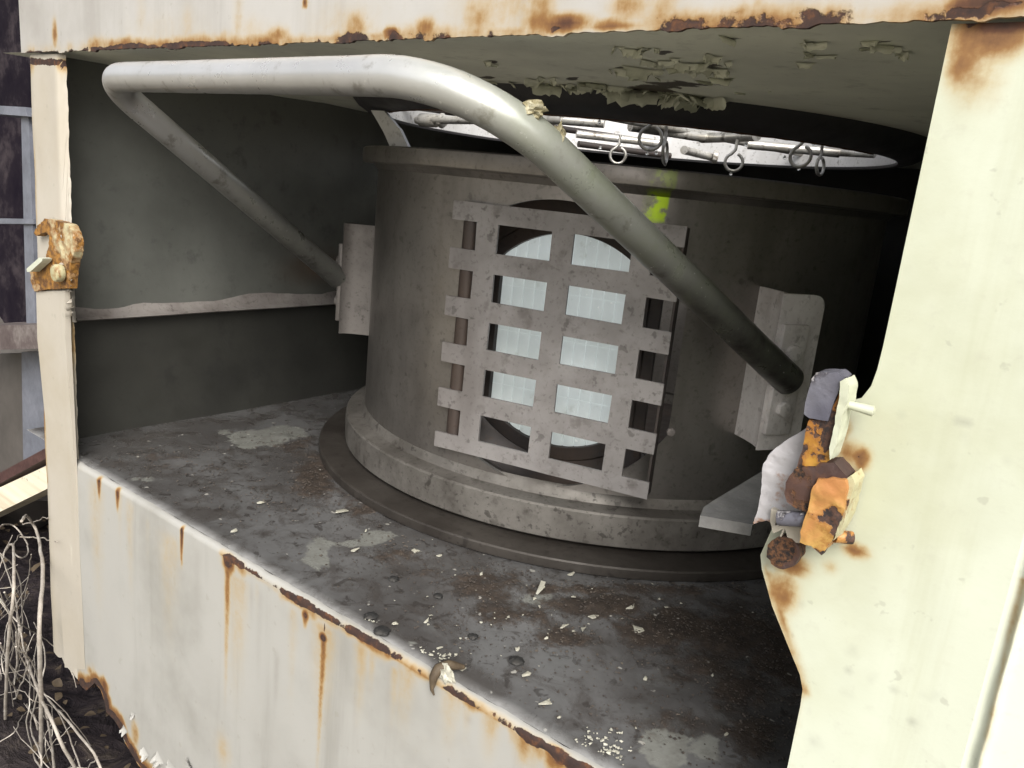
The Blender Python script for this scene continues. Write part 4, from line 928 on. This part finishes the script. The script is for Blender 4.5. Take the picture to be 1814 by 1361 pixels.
def hwear_shade(t, nz, v):  # green cast, and dirt mixed with painted shade on underside and arms
    g = max(0, min(1, (t - .63) / .10)) * (.62 + .25 * max(0, nz) + .2 * fbm(v.x * 25, v.y * 25, v.z * 25))
    gl = max(0, min(1, (.30 - t) / .2)) * .45
    d = max(0, min(1, (t - .70) / .22)) * .92 + max(0, -nz) * .35 + max(0, min(1, (.30 - t) / .2)) * .62
    return (max(0, min(.95, max(g, gl))), min(1, d), 0)
tube('handle', hp, lambda t: .0142 - .0022 * sin(pi * t) ** .6, M['handle'], drum, n=28, wearf=hwear_shade, wob=.012)

# ------------------------------------------------------------------ pipe frame with eyebolts inside the roof opening
fr = empty('pipe_frame', (CX, CY, .08), 'bright thin pipe frame with small hanging eyebolts inside the round roof opening', 'pipe frame')
def fp_(px, py, z): return atZ(px, py, z)
def rod(a, b, r=.0052, mat='rod'): return tube('pipe', subdiv([a, b], .012), r, M[mat], fr, n=12, wob=.05)
def k6(x, y): return (1000 + x / 2.834, 160 + y / 2.834)
rod(fp_(738, 213, .073), fp_(*k6(-10, 150), .080)); rod(fp_(*k6(-20, 150), .080), fp_(*k6(200, 168), .080))
rod(fp_(*k6(60, 220), .078), fp_(*k6(480, 268), .078)); rod(fp_(*k6(330, 180), .082), fp_(*k6(700, 236), .082), .0062)
rod(fp_(*k6(690, 240), .082), fp_(*k6(965, 228), .082), .0062); rod(fp_(*k6(920, 272), .078), fp_(*k6(1380, 315), .078), .0056)
rod(fp_(*k6(1360, 312), .079), fp_(*k6(1560, 322), .079), .0045); rod(fp_(*k6(70, 270), .068), fp_(*k6(530, 330), .068), .0045, 'darkpart'); rod(fp_(*k6(600, 300), .070), fp_(*k6(755, 340), .070), .0055)
a_ = fp_(*k6(757, 335), .070); disk('pipe_nut', a_, (1, .5, 0), .0095, .007, M['rod'], fr, 6, .001)
a_ = fp_(738, 213, .073); disk('pipe_coupling', a_ + Vector((.020, .002, .0005)), (1, .1, 0), .0085, .028, M['rod'], fr, 16, .0015); disk('pipe_coupling', a_ + Vector((.042, .004, .001)), (1, .1, 0), .0098, .006, M['rod'], fr, 6, .001)
# cross pipes that carry the frame to the collar
rod(Vector((-.55, .575, .086)), Vector((-.40, 1.19, .086)), .005); rod(Vector((-.37, .60, .090)), Vector((-.24, 1.05, .090)), .0045); rod(Vector((-.80, .74, .088)), Vector((-.62, 1.19, .088)), .0045, 'darkpart')
def eye(px, py, dist, rad, tilt, yawd, hang=True):
    c = ray(px, py) * dist; ax = Vector((sin(yawd), -cos(yawd), sin(tilt))).normalized(); s = ax.cross(Vector((0, 0, 1))).normalized(); u_ = s.cross(ax)
    P = [c + (s * sin(a) + u_ * cos(a)) * rad for a in [radians(25 + 318 * i / 30) for i in range(31)]]
    P = [c + u_ * (rad + .014)] + [c + u_ * (rad + .004)] + P
    return tube('eyebolt', P, .0017, M['rod'], fr, n=8)
for (x, y, r_, d_, yw) in ((432, 242, 53, .80, .5), (268, 328, 37, .96, .6), (505, 312, 50, .82, 1.85), (850, 362, 40, .90, .45), (1185, 332, 46, .86, .1), (1284, 382, 38, .92, 1.45)):
    px, py = k6(x, y); eye(px, py, d_, (r_ / 2.834) / F * d_ , .1, yw)
for (x, y, d_) in ((175, 160, .80), (180, 290, .93), (415, 318, .82), (462, 316, .83), (910, 275, .85), (1105, 340, .9), (1175, 395, .86), (1250, 270, .84), (835, 420, .9), (505, 372, .82)):
    px, py = k6(x, y); c = ray(px, py) * d_; bm = bmesh.new(); bmesh.ops.create_icosphere(bm, subdivisions=2, radius=.0017)
    for v in bm.verts:
        if v.co.z > 0: v.co.z *= 1.6; v.co.x *= .8; v.co.y *= .8
    bmesh.ops.translate(bm, verts=bm.verts, vec=c); from_bm('water_drop', bm, M['drop'], fr, None, 180)
# dirt lumps caught on the handle
def lump(name, c, r, mat, seed, label, cat, squash=(1, 1, 1), group=None, amp=.45):
    bm = bmesh.new(); bmesh.ops.create_icosphere(bm, subdivisions=3, radius=1)
    for v in bm.verts:
        n_ = fbm(v.co.x * 2.1 + seed, v.co.y * 2.1, v.co.z * 2.1); v.co *= (1 + amp * n_); v.co = Vector((v.co.x * squash[0], v.co.y * squash[1], v.co.z * squash[2])) * r
    me = bpy.data.meshes.new(name); bm.to_mesh(me); bm.free(); smooth(me, 50)
    o = link(name, me, mat, None, None, c); return tag(o, label, cat, group)
def on_handle(px, py):
    d = ray(px, py); best = None
    for p in hp:
        t = p.dot(d); e = (p - d * t).length
        if best is None or e < best[0]: best = (e, p, d * t)
    return best[1] + (best[2] - best[1]) * 1.0
c = on_handle(950, 200); lump('lichen_clump', c + Vector((0, -.004, .001)), .0062, M['lichen'], 3, 'crusty pale clump stuck to the upper edge of the tube handle', 'lichen', (1.2, 1, .7), None, .9)
c = on_handle(996, 256); lump('lichen_clump', c + Vector((0, -.006, .002)), .0062, M['lichen'], 8, 'lower and whiter crusty clump on the sloping tube handle', 'lichen', (.8, 1, 1.3), None, .9)

# ------------------------------------------------------------------ loose things lying on the floor of the cabinet
def chip(px, py, size, seed, label, group='pale paint chips on the cabinet floor'):
    c = atZ(px, py, ZF); rr = random.Random(seed); n = rr.randint(6, 9); V = []; s_ = size * c.length / F * .5
    ang = sorted(rr.uniform(0, 2 * pi) for _ in range(n)); rad = [rr.uniform(.6, 1.25) for _ in range(n)]
    th = rr.uniform(-.35, .35); ph = rr.uniform(0, pi)
    for dz in (0, .0007):
        V.append(Vector((0, 0, dz + .0006)))
        for a, r in zip(ang, rad):
            x, y = cos(a) * r * s_, sin(a) * r * s_ * 1.5; V.append(Vector((x, y, dz + (x * cos(ph) + y * sin(ph)) * th)))
    mz = min(v.z for v in V); V = [v + Vector((0, 0, -mz + .0012)) for v in V]; m = n + 1
    Fc = [(0, 1 + (i + 1) % n, 1 + i) for i in range(n)] + [(m, m + 1 + i, m + 1 + (i + 1) % n) for i in range(n)] + [(1 + i, 1 + (i + 1) % n, m + 1 + (i + 1) % n, m + 1 + i) for i in range(n)]
    me = bpy.data.meshes.new('paint_chip'); me.from_pydata([tuple(v) for v in V], [], Fc); me.update()
    o = link('paint_chip', me, M['chip'], None, None, (c.x, c.y, ZF)); return tag(o, label, 'paint chip', group)
chip(606, 910, 19, 1, 'largest cream chip, left of the others, just off the base disc', None)
chip(955, 1048, 22, 2, 'flat grey-white flake lying in the soil in front of the drum', None)
CH = []
for i, (px, py, s_) in enumerate(((628, 979, 10), (648, 943, 6), (688, 981, 12), (736, 979, 13), (778, 987, 7), (852, 1021, 6), (462, 893, 9), (414, 943, 9), (1002, 1112, 16), (1033, 1119, 13), (1051, 1095, 13), (1129, 1120, 20), (1117, 1078, 14), (1012, 1020, 10), (956, 1078, 7), (1015, 1062, 9), (946, 1064, 7), (968, 1134, 6), (932, 1199, 13), (966, 1248, 18), (779, 1152, 8), (756, 1103, 9), (990, 1275, 8), (1142, 1206, 7), (1180, 1080, 7), (915, 1154, 8), (820, 1190, 9), (700, 1108, 8), (1285, 1305, 8), (1262, 1200, 6))):
    CH.append((px, py, s_, 20 + i))
ORD = 'first second third fourth fifth sixth seventh eighth ninth tenth eleventh twelfth thirteenth fourteenth fifteenth sixteenth seventeenth eighteenth nineteenth twentieth twenty-first twenty-second twenty-third twenty-fourth twenty-fifth'.split()
zones = {}
for q_ in CH:
    c = atZ(q_[0], q_[1], ZF); d_ = hypot(c.x - CX, c.y - CY) - .353; zones.setdefault('close along the base disc' if d_ < .035 else 'close behind the sill' if c.y - YF < .07 else 'on the open floor before the drum', []).append(q_)
for zn, L_ in zones.items():
    for k, q_ in enumerate(sorted(L_)): chip(*q_, '%s small pale paint chip from the left %s' % (ORD[k], zn))
def flecks(name, cx_, cy_, sx, sy, n_, label):
    V = []; Fc = []
    for i in range(n_):
        c = atZ(cx_ + rng.gauss(0, sx), cy_ + rng.gauss(0, sy), ZF)
        if c.y < YF + .012 or hypot(c.x - CX, c.y - CY) < .358: continue
        s_ = rng.choice((.0005, .0006, .0008, .0010, .0015)); k = len(V); m = rng.randint(4, 6); a0 = rng.uniform(0, 6)
        for q_ in range(m): a = a0 + 2 * pi * q_ / m; V.append(c + Vector((cos(a) * s_ * rng.uniform(.6, 1.3), sin(a) * s_ * rng.uniform(.6, 1.5), .0012 + rng.uniform(0, .8) * s_)))
        V.append(c + Vector((0, 0, .0014 + s_ * .6)))
        for q_ in range(m): Fc.append((k + q_, k + (q_ + 1) % m, k + m))
    o = mesh(name, V, Fc, M['chip'], None, None, False); o['kind'] = 'stuff'; tag(o, label, 'flecks')
flecks('paint_flecks', 1068, 1326, 26, 13, 90, 'patch of pale crumbly flecks at the sill near the side panel')
flecks('paint_flecks', 768, 1166, 22, 6, 60, 'small patch of pale flecks just behind the brown leaf')
flecks('paint_flecks', 650, 1108, 10, 5, 40, 'white flecks between the black pellets on the sill')
flecks('paint_flecks', 930, 1080, 170, 50, 50, 'pale flecks scattered thinly over the whole dirty floor')
for px, py, r_, lab in ((657, 1095, 12, 'black oval pellet on the floor a little behind the sill'), (676, 1122, 14, 'black oval pellet resting right on the sill edge'), (915, 1174, 13, 'blackest round pellet on the open floor, right of a ring mark'), (838, 1130, 9, 'small dark pellet half way between sill and drum'), (697, 1028, 9, 'dark pellet beside the base disc'), (776, 1058, 8, 'dark pellet in the soil left of the flat flake')):
    c = atZ(px, py, ZF); s_ = r_ * c.length / F; lump('pellet', (c.x, c.y, ZF + s_ * .3), s_, M['pellet'], px, lab, 'pellet', (1, 1, .35), 'black pellets on the cabinet floor', .25)
# a thin dry leaf hooked over the sill
pth = [atZ(822, 1182, ZF + .004), atZ(795, 1178, ZF + .008), atZ(776, 1185, ZF + .006), atY(768, 1200, YF - .003), atY(765, 1222, YF - .004), atY(769, 1232, YF - .004)]
tag(tube('dry_leaf', subdiv(pth, .003), lambda t: .0032 * sin(pi * min(1, max(.04, .1 + t * .9))) + .0006, M['leaf'], None, None, 8), 'curled brown leaf hooked over the chipped sill edge', 'leaf')
c = atZ(790, 1197, ZF + .003); lump('paint_scrap', (c.x, c.y, ZF + .004), .006, M['chip'], 5, 'bright white scrap standing on the sill beside the brown leaf', 'paint scrap', (1, .5, 1), None, .8)
# countless crumbs
V = []; Fc = []
def crumb(c, s_):
    k = len(V); a0 = rng.uniform(0, pi)
    for q_ in range(4):
        a = a0 + q_ * pi / 2; rr_ = s_ * rng.uniform(.5, 1.15); V.append(c + Vector((cos(a) * rr_, sin(a) * rr_, s_ * rng.uniform(.0, .35))))
    V.append(c + Vector((rng.uniform(-.3, .3), rng.uniform(-.3, .3), rng.uniform(.4, .8))) * s_)
    for q_ in range(4): Fc.append((k + q_, k + (q_ + 1) % 4, k + 4))
n = 0
while n < 6500:
    x, y = rng.uniform(-.86, -.1), rng.uniform(YF + .02, .9); s = fl_val(soil, x, y)
    if hypot(x - CX, y - CY) < .356 or rng.random() > s * .9 + .03: continue
    crumb(Vector((x, y, ZF + .001 + max(0, s - .3) * .005)), rng.choice((.0006, .0006, .0008, .0008, .0011, .0016)) * rng.uniform(.7, 1.2)); n += 1
o = mesh('soil_crumbs', V, Fc, M['crumb'], None, None, False); o['kind'] = 'stuff'; tag(o, 'dark soil crumbs scattered over the cabinet floor', 'soil')

# ------------------------------------------------------------------ what stands behind, left of the cabinet
rack = empty('equipment_rack', (-1.45, .62, ZG), 'blue-grey metal rack in front of shaded sheets, left of the cabinet post', 'rack')
YR = .55
pprism('upright', [(37, 196), (50, 196), (58, 400), (63, 580), (47, 580), (42, 400)], YR, YR + .03, M['rackgrey'], rack, .002)
pprism('shelf', [(-60, 184), (46, 190), (47, 206), (-60, 198)], YR - .01, YR + .20, M['rackgrey'], rack, .002)
pprism('shelf', [(-60, 386), (60, 388), (60, 397), (-60, 396)], YR - .005, YR + .20, M['rackgrey'], rack, .001)
pprism('back_sheet', [(-160, 190), (80, 190), (120, 600), (-160, 600)], YR + .16, YR + .17, M['rackshade'], rack)
pprism('beam', [(-80, 578), (90, 575), (96, 617), (-80, 622)], YR - .05, YR + .05, M['brownbeam'], rack, .006)
pprism('lower_sheet', [(-120, 630), (38, 626), (42, 860), (-120, 890)], YR + .03, YR + .04, M['taupe'], rack)
pprism('lower_strip', [(38, 624), (110, 622), (120, 830), (42, 860)], YR + .015, YR + .028, M['rackgrey'], rack, .002)
pprism('leg', [(-90, 620), (-70, 620), (-60, 1300), (-80, 1300)], YR, YR + .03, M['rackgrey'], rack, .002)
hs_o = empty('shaded_housing', (-1.9, 1.2, ZG), 'tall shaded sheet metal housing far behind the rack', 'housing')
box('housing_body', (-2.35, 1.7, .3), (2.2, 1.0, 2.3), M['rackshade'], hs_o, .01)
for i in range(4): box('rib', (-1.245, 1.25 + i * .25, .3), (.012, .03, 2.2), M['rackshade'], hs_o, .002)
o = pprism('dark_bar', [(-560, 1140), (190, 735), (190, 753), (-560, 1162)], .50, .53, M['redbar'], None, .003); tag(o, 'dark red-brown bar sloping just above the pale plank', 'bar')
o = pprism('plank', [(-600, 1142), (180, 780), (182, 818), (-600, 1200)], .50, .535, M['plank'], None, .002); tag(o, 'pale sawn plank leaning beside the cabinet post', 'plank')
c = atY(40, 1010, .72); lump('rock', (c.x, c.y, ZG + .17), .26, M['taupe'], 4, 'dull grey boulder behind the dry vines', 'rock', (1, .8, .95), None, .3)

# dry vines in a tangle at the foot of the corner
def vine(pix, y, r, seed):
    P = [atY(px, py, y + .05 * math.sin(i * 1.3 + seed)) for i, (px, py) in enumerate(pix)]
    Q = []
    for i in range(len(P) - 1):
        a, b, c_, d = P[max(i - 1, 0)], P[i], P[i + 1], P[min(i + 2, len(P) - 1)]
        for k in range(7):
            t = k / 7; Q.append(.5 * ((2 * b) + (c_ - a) * t + (2 * a - 5 * b + 4 * c_ - d) * t * t + (3 * b - a - 3 * c_ + d) * t ** 3))
    Q.append(P[-1]); Q = [q_ + Vector((fbm(q_.x * 30, seed), 0, fbm(q_.z * 30, seed + 5.))) * .004 for q_ in Q]
    o = tube('dry_vine', Q, lambda t: r * (1.1 - .55 * t), M['vine'], None, None, 7, False, .12)
    return tag(o, 'pale dry vine stem in the tangle at the foot of the cabinet corner', 'vine', 'dry vines at the cabinet corner')
explicit = [([(4, 1420), (8, 1300), (14, 1150), (24, 1040), (22, 965), (4, 985)], .0032), ([(74, 1420), (73, 1250), (70, 1110), (76, 1010), (66, 945), (48, 915), (38, 925)], .0036), ([(150, 1420), (100, 1300), (70, 1230), (42, 1150), (30, 1085), (8, 1050)], .0026), ([(190, 1400), (130, 1290), (82, 1235), (40, 1170), (16, 1120)], .0018), ([(100, 1420), (90, 1310), (76, 1240), (60, 1180), (28, 1145)], .0022), ([(0, 1140), (30, 1200), (70, 1260), (110, 1320), (120, 1400)], .0018), ([(-10, 935), (20, 930), (46, 960), (48, 985), (30, 985), (24, 965), (36, 948)], .0016), ([(34, 950), (60, 952), (84, 956), (100, 960)], .0014), ([(40, 928), (62, 925), (86, 915)], .0012), ([(100, 1130), (125, 1185), (135, 1220)], .0010), ([(0, 1060), (30, 1100), (60, 1120), (100, 1150), (150, 1220)], .0014), ([(10, 1420), (25, 1320), (20, 1250), (30, 1180), (28, 1120)], .0024), ([(220, 1420), (150, 1340), (100, 1290), (78, 1270)], .0016), ([(60, 1420), (50, 1320), (66, 1230), (80, 1160), (60, 1100)], .0018)]
for i, (p, r_) in enumerate(explicit):
    o = vine([(p[0][0] + 14, 1660)] + p if p[0][1] > 1380 else p, .36 if i < 5 else .42, r_ * .72, i)
    if i == 0: o['label'] = 'pale dry stem farthest from the cabinet corner, curling over at its top'
    if i == 1: o['label'] = 'thickest pale dry stem, rising beside the cabinet corner and hooked at its top'
    if i == 2: o['label'] = 'thick dry stem crossing slantwise in front of the other vines'
for i in range(190):
    x = rng.uniform(-80, 170); y = 1420; pts = [(x + rng.uniform(-30, 50), 1660), (x, y)]; a = rng.uniform(-.5, .5)
    for k in range(rng.randint(4, 9)):
        a += rng.uniform(-.7, .7); L = rng.uniform(40, 90); x += sin(a) * L - 14; y -= cos(a) * L; pts.append((x, y))
    cut = next((k for k, p in enumerate(pts) if not (p[0] < 66 + max(0, (p[1] - 1200) * .8) or p[1] > 1390)), len(pts)); pts = pts[:cut]
    if len(pts) > 2: vine(pts, rng.uniform(.37, .55), rng.choice((.0006, .0007, .0009, .0012, .0015)), 40 + i)
V = []; Fc = []
for i in range(700):
    x, y = rng.uniform(-1.7, -.55), rng.uniform(.1, 1.2); z = ZG + .03 + rng.uniform(0, .03); L = rng.uniform(.006, .020); a = rng.uniform(0, 2 * pi); t1, t2 = rng.uniform(-.6, .6), rng.uniform(-.6, .6); k = len(V)
    for u in range(5):
        t = u / 4; wd = L * .38 * sin(pi * min(.97, max(.06, t))); bx_, by_ = (t - .5) * L, .25 * L * sin(t * 3)
        for sd_ in (-1, 0, 1):
            lx, ly = bx_, sd_ * wd; V.append((x + lx * cos(a) - ly * sin(a), y + lx * sin(a) + ly * cos(a), z + t1 * lx + t2 * ly + abs(sd_) * .3 * wd + by_ * .3))
    for u in range(4):
        for q_ in range(2): b_ = k + u * 3 + q_; Fc.append((b_, b_ + 1, b_ + 4, b_ + 3))
o = mesh('leaf_litter', V, Fc, M['leaf'], None, None, True, 180); o['kind'] = 'stuff'; tag(o, 'dead brown leaves lying on the shaded soil beside the cabinet', 'leaves')
print('meshes', len(bpy.data.objects), 'tris', sum(len(o.data.loop_triangles) if not o.data.calc_loop_triangles() else 0 for o in bpy.data.objects if o.type == 'MESH'))
